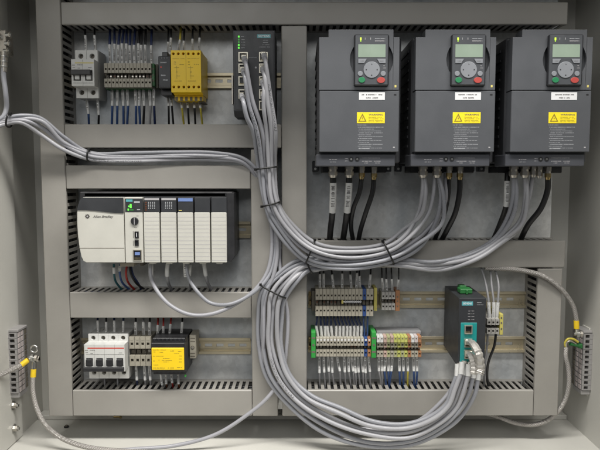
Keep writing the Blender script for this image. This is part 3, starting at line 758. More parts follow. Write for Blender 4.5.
# linking wires from upper to lower strip
for i in range(13):
    xt = 317+i*3.45; xb_ = 318.5+i*3.55
    lean = [-3,-1.6,-1,-2.6,-2.2,-.2,-.1,0,.1,-.3,0,.2,.2][i]
    wire(f'blue linking wire with white marker between the two beige strips, {ordn(i)} from the left', [(xb_,340.5,34),(xb_+lean*.4,333,36),(xb_+lean*.75,325.5,37),(xt+.2,319.5,36),(xt,313.5,30)], 'dkblue', 1.6, (.06,.5), 'blue linking wires between the beige strips', mr=2.6)
for i,(a,b) in enumerate(((364,364.5),(368,367.5))):
    wire(f'plain blue wire joining the two beige strips, {"left" if i==0 else "right"} of the pair', [(a,313.5,30),(a-.5,322,36),(b,331,36),(b-.5,340.5,34)], 'blue', 1.6, None, 'plain blue wires joining the strips')
xs_ = [319.2,323.6,328,331.8,336.8,344,348.4,351.2,354.6,357.8,361.6,365,368.4]
fan('under the beige strip with green ends', [(x,'grey_wire',x+[.2,.6,.8,.6,3,.8,.5,2,1,.8,1.4,.6,1.5][i],x+[.4,1.8,2,2.6,4,2,3,3.6,2,2.6,2,1,2][i],372.+rng.uniform(-1,1)) for i,x in enumerate(xs_)], 357, 372, 389, 34, 40, 28, 'marked grey wires under the beige strip', 1.5, 2.4, up=False)
xs_ = [(378.8,'grey_wire',.2,3),(382,'grey_wire',0,.5),(386,'blue',-1.6,2.2),(389.2,'blue',-.8,1),(392.4,'blue',-1,-2.5),(399.2,'blue',.3,.6),(403.2,'blue',.3,.2),(407.5,'yg',.4,-.5),(413.6,'blue',.2,.4),(416.8,'blue',.4,-1)]
fan('under the multicoloured strip', [(x,c,x+a,x+a+b,371.) for x,c,a,b in xs_], 357.5, 371, 389, 34, 40, 28, 'marked wires under the multicoloured strip', 1.8, 2.4, up=False)

# ------------------------------------------------------------------ switch and converter
def socket(mb, px0,py0,px1,py1,H,rim='sockmet',depth=9):
    X0,X1,Z0,Z1 = R(px0,py0,px1,py1,H); q=(X1-X0)*.12
    mb.grid([X0,X0+q,X1-q,X1],[Z0,Z0+q,Z1-q,Z1],lambda i,j:(i,j)!=(1,1),H-1,H+3.2,rim,floors={(1,1):H+.3},fm='keyrim')
    for k in range(6): mb.box(X0+q+1+k*(X1-X0-2*q-2)/6, X0+q+1.5+k*(X1-X0-2*q-2)/6, Z0+q+.3, Z0+q+2.6, H+.3, H+1.2, 'contact', 0)
def netswitch():
    H = 98; x0,x1,z0,z1 = R(233.2,30.3,275,111,H)
    t = thing('network_switch','tall black network switch with grey cables in its two port columns','switch',((x0+x1)/2,0,(z0+z1)/2))
    mb = MB(); 
    mb.xprism([(12,z1-1),(H,z1),(H,z0),(H-14,z0-8),(30,z0-8),(12,z0)], x0, x1, 'char')
    build('housing', mb, t, bevel=1)
    mb = MB(); mb.pbox(235,31.6,273.4,109.4,H+.5,H-1,'keypad' if False else 'char',.4); build('front_plate', mb, t)
    H += .5
    mb = MB(); mb.pbox(257.2,34.3,270.6,38,H+.3,H-.5,'tealp',.1); pl = build('name_plate', mb, t)
    text_obj('SIEMENS',263.9,36.2,H+.3,3.4,'whitep',pl,'brand_lettering',width=18,bold=.06)
    for k,y in enumerate((36.6,39.6,42.2,45,47.8)):
        mb = MB(); c=P(238.8,y,H); mb.box(c.x-1.4,c.x+1.4,c.z-1.5,c.z+1.5,H-.3,H+.5,'ledg' if k in (0,3,4) else 'leddim',.3); build('status_light', mb, t)
    mb = MB()
    for y in (36.6,39.6,42.2,45,47.8): scribble(mb,241,245,y,H,1.1,'inkw')
    for a,b,y in ((263,268,40.2),(263,268,42.5),(262.5,269.5,44.8),(259,270,47)): scribble(mb,a,b,y,H,1.0,'inkw')
    scribble(mb,249,257,57.3,H,.9,'inkw'); c=P(255.8,67.5,H); mb.disc(c.x,c.z,1.6,H,H+.2,'lgrey',10)
    build('printed_text', mb, t)
    for y in (52.5,64,76.5,89.5,101):
        for xx in ((238.6,248),(259.2,267.8)):
            if y > 100 and xx[0] < 250: continue
            mb = MB(); socket(mb,xx[0],y,xx[1],y+9.4,H); build('port', mb, t)
    mb = MB(); mb.pbox(231.6,75,233,104,80,40,'nickel',.3); build('side_clip', mb, t)
    mb = MB(); mb.pbox(238,112.4,244,114.2,88,70,'sockmet',.3); build('lower_connector', mb, t)
netswitch()
def converter():
    H = 112; x0,x1,z0,z1 = R(458.4,298,485.5,366,H)
    t = thing('media_converter','black converter box with teal port panel and green connector on top','converter',((x0+x1)/2,0,(z0+z1)/2))
    mb = MB(); mb.xprism([(10,z1+2),(H,z1),(H,z0),(H-6,z0-2),(10,z0+6)], x0, x1, 'char'); build('housing', mb, t, bevel=1)
    mb = MB(); mb.pbox(461.8,301.6,473,305.6,H+.4,H-.5,'tealp',.1); pl = build('name_plate', mb, t)
    text_obj('SIEMENS',467.4,303.6,H+.4,2.9,'whitep',pl,'brand_lettering',width=14.2,bold=.06)
    mb = MB(); scribble(mb,477,481.5,302.6,H,1,'inkw'); scribble(mb,476.5,483.5,304.8,H,1,'inkw')
    for y in (311,313.8,316.6,319.6): scribble(mb,468,470.4,y,H,1.1,'lgrey'); scribble(mb,471.5,474.2,y,H,1.1,'lgrey')
    build('printed_text', mb, t)
    mb = MB(); mb.pbox(460.4,322.8,476.6,365.4,H+.8,H-1,'teal',.5); build('port_panel', mb, t)
    for (a,b,c_,d) in ((464.2,325,472,333.6),(464.2,338.5,472,347),(464.2,349.5,472,358.5)):
        mb = MB(); socket(mb,a,b,c_,d,H+1,'sockmet',8); build('port', mb, t)
    # green plug on top
    mb = MB(); X0,X1 = X(460.5,290,85),X(472.8,290,85); zt = z1+1.5
    mb.box(X0,X1,zt,zt+8,62,84,'connector',1); mb.box(X0+3,X1-6,zt+2,zt+11,52,68,'connector',1); mb.box(X0+9,X0+12,zt-.5,zt+7,85,88,'connector',.5); build('green_connector', mb, t)
converter()
def small_strip():
    t8,*_ = terminal_strip('three-way grey terminal strip with yellow end, right of the black converter', 487, 499.5, 3, 319, 334, 80, 'tgrey')
    mb = MB(); mb.pbox(499.8,314,503.2,335,78,6,'tyel',.6)
    for y in (317,322,328): mb.pbox(500.8,y,502.2,y+2,78.3,77,'termd',0)
    build('end_bracket', mb, t8)
small_strip()
for i,(pts,lb) in enumerate([([(489.5,320,70),(489,310,72),(488.6,301,72),(486,285,66),(481,268,50),(478,262,40)],'left'),
      ([(493.3,320,70),(493.8,310,72),(493.6,301,72),(491.5,284,66),(490.5,270,50),(490,262,40)],'middle'),
      ([(496.8,320,70),(497.3,311,72),(498,301,72),(498.6,285,68),(496,273,54),(492,262,40)],'right')]):
    wire(f'grey looped wire with marker above the three-way grey strip, {lb} one', pts, 'grey_wire', 1.9, (.03,.38), 'looped wires above the three-way strip', mr=3.1)
wire('black wire hanging below the three-way grey strip', [(496,333,68),(494.5,345,70),(488.5,362,66),(487,376,54),(489.5,390,30)], 'bcable', 2.3, None)
wire('grey wire hanging below the three-way grey strip', [(488,333,66),(486.6,350,64),(484.6,368,56),(484,390,30)], 'grey_wire', 1.9, None)

# ------------------------------------------------------------------ drives
def drive():
    H = 158.
    t = thing('frequency_drive','','drive',P(358,100,0),'frequency drives in a row')
    # body
    x0,x1,z0,z1 = R(317.3,38,400.5,163,H-25)
    mb = MB(); mb.box(x0,x1,z0,z1,20,H-24,'vfddark',2)
    for k in range(12):
        z = z1-14-k*15; mb.box(x0-1.2,x0,z-4,z,30,110,'vfddark',.3); mb.box(x1,x1+1.2,z-4,z,30,110,'vfddark',.3)
    build('body', mb, t)
    mb = MB(); mb.box(x0+1,x1-1,z0-3,z1+2,1,19.8,'vfddark',1); mb.box(x0-5,x0+6,z0-13,z0+6,1,18,'vfddark',1); mb.box(x1-7,x1+4,z0-13,z0+6,1,18,'vfddark',1)
    for xx in (x0,x1-2): mb.disc(xx,z0-8,2.2,18,19.4,'steel',10)
    build('back_plate', mb, t)
    # upper cover with shoulders and the finger scoop
    X_ = lambda px: X(px,60,H); Zc = lambda py: Z(py,H)
    cx_, cz_ = X_(371.6), Zc(59.6); rr = X_(394.2)-cx_
    xs = [X_(319.2),X_(328.5),cx_-rr,cx_+rr,X_(395.6),X_(399.2)]
    zs = [Zc(89.9),cz_-rr,cz_+rr,Zc(35.8),Zc(29.6)]
    zs = [Zc(89.9),cz_-rr,cz_+rr,Zc(29.6)]
    mb = MB()
    zsh = Zc(37.2)
    zs = [Zc(89.9),cz_-rr,cz_+rr,Zc(29.6)]
    if cz_+rr > zsh: rr2 = (zsh-cz_)-.2; zs=[Zc(89.9),cz_-rr2,zsh-.2,zsh,Zc(29.6)]; xs=[X_(319.2),X_(328.5),cx_-rr2,cx_+rr2,X_(393),X_(399.2)]
    else: zs=[Zc(89.9),cz_-rr,cz_+rr,zsh,Zc(29.6)]
    ok = lambda i,j: not (j==3 and i in (0,4))
    mb.grid(xs,zs,ok,H-30,H,'vfd',rounds={(2,1):1.0},floors={(2,1):H-8},fm='vfd')
    build('upper_cover', mb, t, bevel=1.1)
    mb = MB(); mb.pbox(319.3,90.6,399,152,H,H-30,'vfd',1.0)
    build('lower_cover', mb, t)
    mb = MB(); mb.pbox(316,154.5,395,166.2,H-6,H-60,'vfdlow',1); mb.pbox(320,152,396,156,H-10,H-50,'vfddark',.3); lo = build('connection_cover', mb, t)
    mb = MB()
    for px in (351.2,357.2):
        c = P(px,159.2,H-6); mb.disc(c.x,c.z,3.6,H-6,H-5.6,'black',16); mb.disc(c.x,c.z,1.5,H-5.6,H-5,'steel',10)
    build('screw', mb, lo)
    mb = MB()
    for a,b,y in ((329.5,337,159.6),(330,336,162),(345,348,158.5),(345,348,161),(362,372,161.2),(374,381,161.2),(362,380,158),(364,368,163),(375,380,163)): scribble(mb,a,b,y,H-6,.9,'lgrey')
    build('printed_text', mb, lo)
    mb = MB(); mb.pbox(322,166,386,173,80,25,'black',1); build('cable_entry_plate', mb, t)
    # keypad
    K = H+5
    mb = MB(); mb.pbox(354.2,34.2,389,85.8,K,H-8,'keyrim',1.6); k_ = build('keypad', mb, t)
    mb = MB(); mb.pbox(355.1,35.2,388,84.8,K+.5,K-1,'keypad',.8); build('face_plate', mb, k_)
    mb = MB(); X0,X1,Z0,Z1 = R(358.2,44.3,385.6,57.2,K+.9); mb.box(X0,X1,Z0,Z1,K,K+.9,'screen',.2); build('screen', mb, k_)
    mb = MB(); 
    def poly(pts,h0,h1,m): mb.prism([(X(a,60,K+1),Z(b,K+1)) for a,b in pts],h0,h1,m)
    poly([(358.3,58.8),(366.8,58.8),(364.2,63),(358.3,63)],K,K+1.4,'key'); poly([(377,58.8),(385.6,58.8),(385.6,63),(379.6,63)],K,K+1.4,'key')
    c = P(371.7,69.8,K+1); mb.disc(c.x,c.z,12.4,K,K+1.6,'key',32,ch=.5)
    for px in (360.3,383.2): c2 = P(px,73.6,K+1); mb.disc(c2.x,c2.z,3.9,K,K+1.5,'key',18,ch=.4)
    build('key', mb, k_)
    mb = MB()
    for (dx,dz) in ((0,8.2),(0,-8.2),(8.2,0),(-8.2,0)): mb.disc(c.x+dx,c.z+dz,1.1,K+1.6,K+1.75,'dot',3 if dz>0 else 6)
    scribble(mb,360.5,364,61,K+1.4,.8,'ink'); scribble(mb,380,383.5,61,K+1.4,.8,'ink'); scribble(mb,375,385,38.6,K+.5,1.0,'inkw'); scribble(mb,375,385,40.9,K+.5,1.4,'lgrey'); scribble(mb,383.5,385,65.8,K+.5,1.2,'lgrey'); scribble(mb,383,386,68,K+.5,.8,'lgrey'); mb.pbox(370.4,37.6,370.9,39.6,K+.6,K,'lgrey',0); mb.pbox(365,37.6,365.4,39.6,K+.6,K,'lgrey',0)
    build('printed_text', mb, k_)
    mb = MB(); c = P(361.8,80,K+1); mb.disc(c.x,c.z,5.2,K,K+1.8,'green',24,rz=4.2,ch=.5); build('start_key', mb, k_)
    mb = MB(); c = P(381,80.2,K+1); mb.disc(c.x,c.z,6.2,K,K+1.8,'red',24,rz=4.4,ch=.5); build('stop_key', mb, k_)
    mb = MB(); mb.pbox(360,37.4,361.6,40.2,K+.9,K,'ledy',.3); mb.pbox(360.2,40.7,361.3,41.4,K+.9,K,'ledy',.2); build('status_light', mb, k_)
    # labels
    mb = MB(); mb.pbox(359,92.2,384.9,100,H+.3,H-.5,'white',.1); l1 = build('name_label', mb, t)
    mb = MB(); scribble(mb,361.8,382.4,94.7,H+.3,1.9,'ink'); scribble(mb,366.2,378,97.9,H+.3,2.1,'ink'); build('printed_text', mb, l1)
    mb = MB(); mb.pbox(356.9,112.2,384.8,123.2,H+.3,H-.5,'ylabel',.1); l2 = build('warning_label', mb, t)
    mb = MB(); T=[(X(a,118,H),Z(b,H)) for a,b in ((362.4,113.4),(366.6,121.6),(358.2,121.6))]
    Ti=[(X(a,118,H),Z(b,H)) for a,b in ((362.4,115.4),(365.1,120.7),(359.7,120.7))]
    h=H+.45
    mb.add([(x,-h,z) for x,z in T+Ti],[(0,1,4,3),(1,2,5,4),(2,0,3,5)],'inky')
    B=[(X(a,118,H),Z(b,H)) for a,b in ((362.8,115.9),(361.7,118.6),(362.5,118.5),(362.1,120.4),(363.3,117.8),(362.5,117.9))]
    mb.add([(x,-h,z) for x,z in B],[list(range(6))],'inky')
    for y,b in ((117.2,382),(118.8,383.5),(120.3,382.5),(121.7,383.5)): scribble(mb,368.6,b,y,H+.3,.75,'inky')
    build('hazard_triangle', mb, l2)
    text_obj('WARNING',376,114.8,H+.3,2.3,'ink',l2,'warning_lettering',width=22,bold=.08)
    mb = MB(); r_ = random.Random(5)
    scribble(mb,357.2,367,125,H,1.1,'inkw',r=r_)
    for k in range(12):
        y = 127.2+k*1.9; scribble(mb,357.9+(0 if k%2==0 else .9),[383.5,374,381,382.5,371,382.8,372,381.5,369,382.5,371,382][k],y,H,.85,'inkw',r=r_)
    scribble(mb,358.5,369.5,148.6,H,1.0,'inkw',r=r_); build('printed_text', mb, t)
    mb = MB(); mb.pbox(394.6,85,396.4,87.4,H+.3,H-.5,'yline',0); mb.pbox(394,94,396.4,95.4,H+.2,H-.5,'black',0); mb.pbox(393,146.8,394.8,148,H+.2,H-.5,'lgrey',0); build('small_mark', mb, t)
    return t
d1 = drive()
dx = 94.8*(DC-158)/F
for k, o in enumerate([d1]+[copy_tree(d1) for _ in range(2)]):
    o.location.x += dx*k*S
    if k:
        lab = [c for c in o.children if c.name.startswith('name_label')][0]
        for c in lab.children:
            mb = MB(); r_ = random.Random(40+k); scribble(mb,361.8+k*.5,382.4-k*.3,94.7,158.3,1.9,'ink',r=r_); scribble(mb,366.8,377.4+k*.5,97.9,158.3,2.1,'ink',r=r_)
            n_ = build('printed_text', mb, d1); c.data = n_.data; bpy.data.objects.remove(n_)
    o['label'] = ['grey drive with keypad at the left of the row, above two white-marked black cables','grey drive with keypad in the middle of the row of three','grey drive with keypad at the right of the row, nearest the cabinet side wall'][k]
def gland(px, py, big, name_t, label, h=98, gold=False):
    c = P(px, py, h)
    t = thing('cable_gland', label, 'gland', c, 'cable glands under the drives')
    mb = MB(); r = 7.6 if big else 5.2; m = 'brass' if gold else 'nickel'
    mb.cyl(c+Vector((0,0,9)), c+Vector((0,0,2)), r, 'nickel', 6, smooth=False); mb.cyl(c+Vector((0,0,2)), c+Vector((0,0,-1.5)), r*.86, 'nickel', 14)
    build('gland_nut', mb, t)
    mb = MB(); mb.cyl(c+Vector((0,0,-1.5)), c+Vector((0,0,-8)), r*1.0, m, 6, smooth=False); mb.cyl(c+Vector((0,0,-8)), c+Vector((0,0,-12)), r*.9, m, 14, r2=r*.62); build('dome_nut', mb, t)
GL = [(333,170.5,1,0),(349.2,170.5,1,0),(361.8,172,0,1),(374,172.5,0,1),(423,170.5,1,0),(437,170.5,1,0),(449.2,172,0,1),(460,172.5,0,1),(513.6,170.5,1,0),(524.8,170.5,1,0),(533.5,170,0,0),(539.5,171,0,0),(548,172.5,0,1)]
cnt = {0:0,1:0,2:0}
for (x,y,b,g_) in GL:
    d_ = 0 if x < 400 else 1 if x < 490 else 2
    gland(x,y,b,'g',f'{"brass" if g_ else "nickel"} cable gland under the {["left","middle","right"][d_]} drive, {ordn(cnt[d_])} from the left',gold=g_); cnt[d_] += 1
# black drive cables
def bcab(label, pts, r, marker=None): return wire(label, pts, 'bcable', r, marker, 'black cables hanging from the drives', name='power_cable', sub=9, n=14, mr=r*1.12)
bcab('thick black cable with white tag under the left drive, left one', [(333,174,92),(333.2,190,90),(332.5,212,80),(330.5,230,56),(329.5,243,34)], 5.2, (.14,.52))
bcab('thick black cable with white tag under the left drive, right one', [(349.2,174,92),(348.8,190,90),(347,212,80),(344.5,230,56),(342.5,243,34)], 5.2, (.14,.52))
bcab('slim black cable under the left drive bowing left to the duct', [(361.6,178,92),(359.5,192,90),(353.5,208,80),(351,225,60),(353.5,243,34)], 3.9)
bcab('slim black cable under the left drive, rightmost of its four cables', [(374,178,92),(372.5,192,88),(366,212,78),(360.5,230,56),(358,243,34)], 4.1)
bcab('slim black cable half hidden behind grey cables under the middle drive', [(449.2,178,92),(448.2,195,84),(445,212,72),(438,232,50),(433,243,34)], 3.7)
bcab('black cable from the brass gland at right of the middle drive', [(460,178,92),(459.5,192,88),(455.5,212,78),(447,230,56),(440,243,34)], 4.5)
bcab('black cable with white tag behind grey cables under the right drive', [(507.5,172,80),(507,184,82),(506,206,76),(500,224,56),(492,243,34)], 4.5, (.22,.5))
bcab('black cable sweeping left from the brass gland of the right drive', [(548,178,92),(547.5,190,88),(541,208,80),(528,225,60),(519,243,34)], 4.7)

# ------------------------------------------------------------------ grey data cables
SH = ['grey_cable','grey_cable_b','grey_cable_c']
def cable(label, pts, r=3.3, m='grey_cable', group=None, name='data_cable', ends=None, sub=9, n=14, world=False, text=None):
    if m == 'grey_cable': m = SH[rng.randrange(3)]; r *= rng.uniform(.95,1.06)
    if m != 'braid':
        pts = [(p[0]+(rng.uniform(-1.2,1.2) if 1<q<len(pts)-2 else 0), p[1]+(rng.uniform(-1.2,1.2) if 1<q<len(pts)-2 else 0), p[2]+(rng.uniform(-3,3) if 1<q<len(pts)-2 else 0)) for q,p in enumerate(pts)]
    path = spline([P(*p) for p in pts], sub)
    mb = MB(); fr = mb.tube(path, r, m, n); o = build(name, mb); tag(o, label, 'braided strap' if m=='braid' else 'cable', group)
    if ends:
        mm = MB(); c = path[0]; mm.box(c.x-4.2,c.x+4.2,c.z-5,c.z+4,-c.y-6,-c.y+5,'sockmet',.8)
        mm.tube(path[1:6], r*1.35, 'grey_cable2', 10); build('plug', mm, o)
    if text:
        s0, body = text
        cu = bpy.data.curves.new('t','FONT'); cu.body = body; cu.size = r*1.3; cu.offset = .05; cu.align_y='CENTER'; cu.resolution_u = 1
        tt = bpy.data.objects.new('t', cu); COL.objects.link(tt); bpy.context.view_layer.update()
        me = bpy.data.meshes.new_from_object(tt); bpy.data.objects.remove(tt)
        D = [0]
        for i in range(1,len(path)): D.append(D[-1]+(path[i]-path[i-1]).length)
        off = OFF[o]; S0 = s0*D[-1]
        for v in me.vertices:
            s_ = S0+v.co.x; i = 0
            while i < len(D)-2 and D[i+1] < s_: i += 1
            f = (s_-D[i])/max(D[i+1]-D[i],.01); c = path[i].lerp(path[i+1], f); T = (path[i+1]-path[i]).normalized()
            toc = (Vector((0,-DC,0))-c); toc = (toc-T*toc.dot(T)).normalized(); side = toc.cross(T)
            a = v.co.y/r; q = c+(toc*math.cos(a)+side*math.sin(a))*(r+.08)
            v.co = (q-off)*S
        me.materials.clear(); me.materials.append(M['inkb'])
        to = bpy.data.objects.new('printed_text', me); COL.objects.link(to); to.parent = o
    return o
# bundle A: switch -> drives
def L(a,b,t): return a+(b-a)*t
ports = [(244,57.5),(242.8,69.5),(241.6,95),(263.6,54.5),(262.6,68),(262,81),(263,93)]
gA = 'grey data cables from the network switch to the drives'
A_mid = [ # per cable: lane 0..1 across the bundle (0 inner/right/top, 1 outer/left/bottom), depth
 (0,.60,80),(1,.80,86),(2,1.0,80),(3,.0,80),(4,.2,88),(5,.40,90)]
dest = {4:[(418,212,90),(422.5,192,96),(423,172,92)], 3:[(421,214,96),(425.5,194,98),(424,172,92)],
        5:[(428,214,90),(433.5,192,92),(434.5,172,92)], 2:[(436,222,92),(441,196,96),(437.4,172,92)],
        1:[(440,224,100),(444,200,102),(438,173,96)], 0:[(433,222,84),(444.5,204,86),(446,172,88)]}
names = ['top port, left column','second port, left column','lowest port, left column','top port, right column','second port, right column','third port, right column']
for (i,l,h) in A_mid:
    px,py = ports[i]
    pts = [(px,py,98),(px+2,py+8,120)]
    pts += [(px+(L(276.5,251.5,l)-px)*.5, L(py+8,130,.5), 116),(L(276.5,252,l),131,104),(L(276,258,l),168,h),(L(279,264.5,l),203,h-2),(L(293,274,l),226,h),(L(316,305,l),L(243,261,l),h+2),(L(350,345,l),L(249,268,l),h+2),(L(385,392,l),L(244,262,l),h+2),(L(403,418,l),L(231,248,l),h+4)]
    pts += dest[{2:2,1:1,0:0,5:5,4:4,3:3}[i]]
    txt = (.10,'CAT5e SF/UTP 26AWG PATCH CABLE') if i == 3 else ((.12,'CAT5e SF/UTP 26AWG PATCH') if i==1 else None)
    cable(f'grey network cable plugged into the {names[i]} of the switch', pts, 3.45, group=gA, ends=True, text=txt)
# seventh cable from the switch runs down behind the bundle
cable('grey network cable from the lower right port, running down behind the bundle', [(263,94,98),(264,102,112),(268,125,100),(268,145,84),(267,168,72),(273,200,72),(276,225,70),(277,250,70),(273,275,72),(266,295,74),(264,330,76),(262,352,76),(270,382,80),(292,412,86),(330,436,92)][:11]+[(266,372,70),(286,398,74),(320,418,84),(360,428,90),(410,424,98),(442,403,100),(456,381,96),(462,362,110)], 3.2, group=gA, ends=True)
# bundle B: right drive -> loop -> converter
gB = 'grey data cables looping from the right drive to the converter'
B_ = [(0,0.0,70),(1,.2,74),(2,.42,80),(3,.62,74),(4,.82,82),(5,1.0,76)]
top = {0:[(513.6,172,92),(513,195,92),(508,215,86)],1:[(515,172,90),(516.5,196,94),(512,218,90)],2:[(524.8,173,92),(525,198,92),(519,220,86)],3:[(526,172,88),(527,200,96),(522,224,92)],4:[(533.5,172,88),(529,198,84),(520,228,80)]}
for (i,l,h) in B_:
    if i < 5:
        pts = list(top[i])+[(L(494,502,l),L(238,246,l),h),(L(470,478,l),L(253,262,l),h),(L(435,440,l),L(261,271,l),70),(L(400,404,l),L(258,269,l),69+l*3),(L(368,370,l),L(250,265,l),68),(L(338,340,l),L(249,267,l),67),(L(314,322,1-l),L(256,272,l),68)]
    else:
        pts = [(446,172,84),(444,200,82),(434,228,74),(405,253,68),(380,262,68),(350,266,67),(325,268,67)]
    # l: 0 is the outer lane on the way down (left), 1 the inner lane
    pts += [(L(295,309,l),L(262,271,l),72),(L(276,296,l),L(275,283,l),h),(L(262,284,l),L(291,300,l),h+2),(L(258,281,l),318,h),(L(259,281.5,l),345,h),(L(267,290,l),375,h+4),(L(287,311,l),L(404,395,l),h+14),(L(322,340,l),L(431,409,l),h+24),(L(365,372,l),L(446,421,l),h+30),(L(412,405,l),L(445,425,l),h+34),(L(447,430,l),L(428,416,l),h+38)]
    e = {0:(476,396,478,382),1:(470,395,473,380),2:(465,393,468,378),3:(460,392,464,377),4:(456,391,461,376),5:(453,390,457,378)}[i]
    e = (e[0],e[1],e[2],e[3])
    pts += [(L(462,446,l),L(413,403,l),h+40),(e[0]-1,e[1]-2,h+42),(e[2],e[3]-3,h+40)]
    txt = (.60,'CAT5e SF/UTP 26AWG PATCH CABLE') if i in (2,) else None
    lb = ['outermost (lowest) grey cable of the big bottom loop','second grey cable from the outside of the big bottom loop','third grey cable from the outside of the big bottom loop','fourth grey cable from the outside of the big bottom loop','fifth grey cable from the outside of the big bottom loop','innermost (highest) grey cable of the big bottom loop'][i]
    o = cable(lb, pts, 3.7, group=gB, text=txt)
    # white marker sleeve and stripped shield at the converter end
    a = P(e[2],e[3]-3,h+40); bq = P(e[2]+[.5,.5,.3,1,1,.5][i],e[3]-14,h+36)
    mm = MB(); d = (a-bq); mm.cyl(a-d*.05+d*.15, bq, 4.4, 'marker', 12); build('marker_sleeve', mm, o)
    mm = MB(); tip = P([477,472,470,468,466,465][i],[362,360,360,360,362,366][i],h+30)
    mm.tube(spline([bq, bq.lerp(tip,.5)+Vector((rng.uniform(-3,3),-2,0)), tip],5), 2.6, 'foil', 8); build('foil_shield', mm, o)
# crimped foil wrapped plugs
def plug(label, pts, r0, r1):
    path = spline([P(*p) for p in pts], 8); n = len(path)
    mb = MB(); rs = [L(r0,r1,min(1,i/(n-1)*1.2))*(1+rng.uniform(-.05,.05)) for i in range(n)]
    rs = [q*(1.0 if (k%3 or k < n*.45) else .84) for k,q in enumerate(rs)]
    mb.tube(path, r0, 'foil', 6, rs=rs); mb.sm = [False]*len(mb.sm); o = build('foil_plug', mb); tag(o, label, 'plug', 'foil-wrapped plugs in the converter')
    mm = MB(); c = path[0]; mm.box(c.x-6,c.x+6,c.z-4,c.z+5,-c.y-6,-c.y+5,'sockmet',.8); build('plug_head', mm, o)
plug('upper foil-wrapped plug bending out of the converter middle port', [(468,342,116),(473,344,138),(478.5,354,150),(480,368,146),(478.5,374,148)], 4.8, 8.2)
plug('lower foil-wrapped plug in the converter bottom port', [(468,353.5,116),(471,356,130),(474,364,140),(474,374,142)], 5, 7)

# cables from the left edge
gL = 'grey cables entering from the left edge'
Ln = [(0,.0,78),(1,.33,84),(2,.66,80),(3,1.,86)]
tails = {0:[(262,176,66),(270,198,64),(275.5,225,66),(276,250,68),(270,272,72),(262,284,76),(246,296,84),(228,304.5,86),(210,303,84),(197,291,80),(188,276,72),(186,262,64)],
         1:[(260,178,64),(267,198,62),(272,225,64),(272.5,250,68),(266,273,74),(256,289,78),(238,303,84),(213,314.5,88),(190,313.5,88),(168,303,84),(154,287,78),(150.5,274,72),(151,262,64)],
         2:[(261,182,60),(272,206,58),(279,232,58),(280.5,262,64),(282.5,285,70),(286.5,312,73),(287,345,73),(281,375,72),(268,396,76),(247,416,84),(215,434,92),(175,444.5,96),(135,449,100),(95,452,104)],
         3:[(262,184,56),(270,210,54),(278,235,52),(281,262,48),(282,300,42),(282,345,30)]}
lbl = ['grey cable from the left edge, ends under the third input module','grey cable from the left edge, ends under the first input module','grey cable from the left edge that sweeps out along the cabinet floor','grey cable from the left edge that drops into the gap between ducts']
for (i,l,h) in Ln:
    pts = [(-14,L(121,131,l),120+6*i),(6,L(118,124,l),118),(22,L(114.5,123.5,l),112),(41,[118.5,121.5,127.5,133.5][i],98+[0,6,2,0][i]),(64,[138,142,145.5,150][i],86),(89,L(152,158,l),70),(130,L(153.5,161,l),66),(175,L(152.5,160,l),66),(215,L(153,159.5,l),66),(243,L(157.5,164,l),66)]
    cable(lbl[i], pts+tails[i], 3.3, group=gL, m='grey_cable' if i!=1 else 'grey_cable', text=(.235,'P021 CAT5e SF/UTP 26AWG PATCH CABLE') if i==3 else None)
for (i,pp) in enumerate(((151,276,150.8,264),(186.3,277,185.4,264))):
    mm = MB(); a=P(pp[0],pp[1],71); b=P(pp[2],pp[3],64); mm.cyl(a,b,4.1,'marker',12)
    for q in range(5): c=a.lerp(b,.15+q*.17); mm.box(c.x-2,c.x+1.6,c.z-.5,c.z+.6,-c.y+3.9,-c.y+4.3,'ink',0)
    tag(build('marker_sleeve', mm), ['white marker sleeve on the pale cable under the first input module','white marker sleeve on the pale cable under the third input module'][i], 'marker')

# ties
def tie(label, ax, ay, bx, by, h, dep, r=1.5):
    a = P(ax,ay,h); b = P(bx,by,h); c = (a+b)/2; u = (b-a)/2
    n = 28; pts = []
    for k in range(n):
        t_ = 2*math.pi*k/n; ct, st = math.cos(t_), math.sin(t_)
        f = lambda q: math.copysign(abs(q)**.7, q)
        pts.append(c+u*f(ct)+Vector((0,-dep*f(st),0)))
    mb = MB(); mb.tube(pts, r, 'tie', 8, closed=True); o = build('cable_tie', mb); tag(o, label, 'cable tie', 'black cable ties')
    mm = MB(); q = a-u*.02; mm.box(q.x-2.2,q.x+2.2,q.z-2.2,q.z+2.2,h-1,h+4,'tie',.5); build('tie_head', mm, o)
tie('black tie round the bundle just above the rack controller level, below the switch', 255.6,169.5,277.4,166.8,80,15)
tie('black tie round the vertical bundle, right of the controller top edge', 262,206.5,280.4,201.6,80,15)
tie('black tie on the upper left of the big curve, over the duct edge', 314.6,240.2,305.6,262.8,81,13)
tie('black tie on the big curve under the left drive, right side', 382.8,241.2,393.6,264,83,13)
tie('black tie round the lower loop where the pale controller cables join', 261,284.5,285.8,297.5,79,13)
tie('black tie where the lower bundle emerges from under the curve', 306,260,312,273.5,74,9)
tie('black tie round the four grey cables at the left duct', 89.4,149.6,88.4,160.8,71,9)
tie('black tie near the left cabinet wall round the four cables', 10.5,114,8.5,127,119,11)
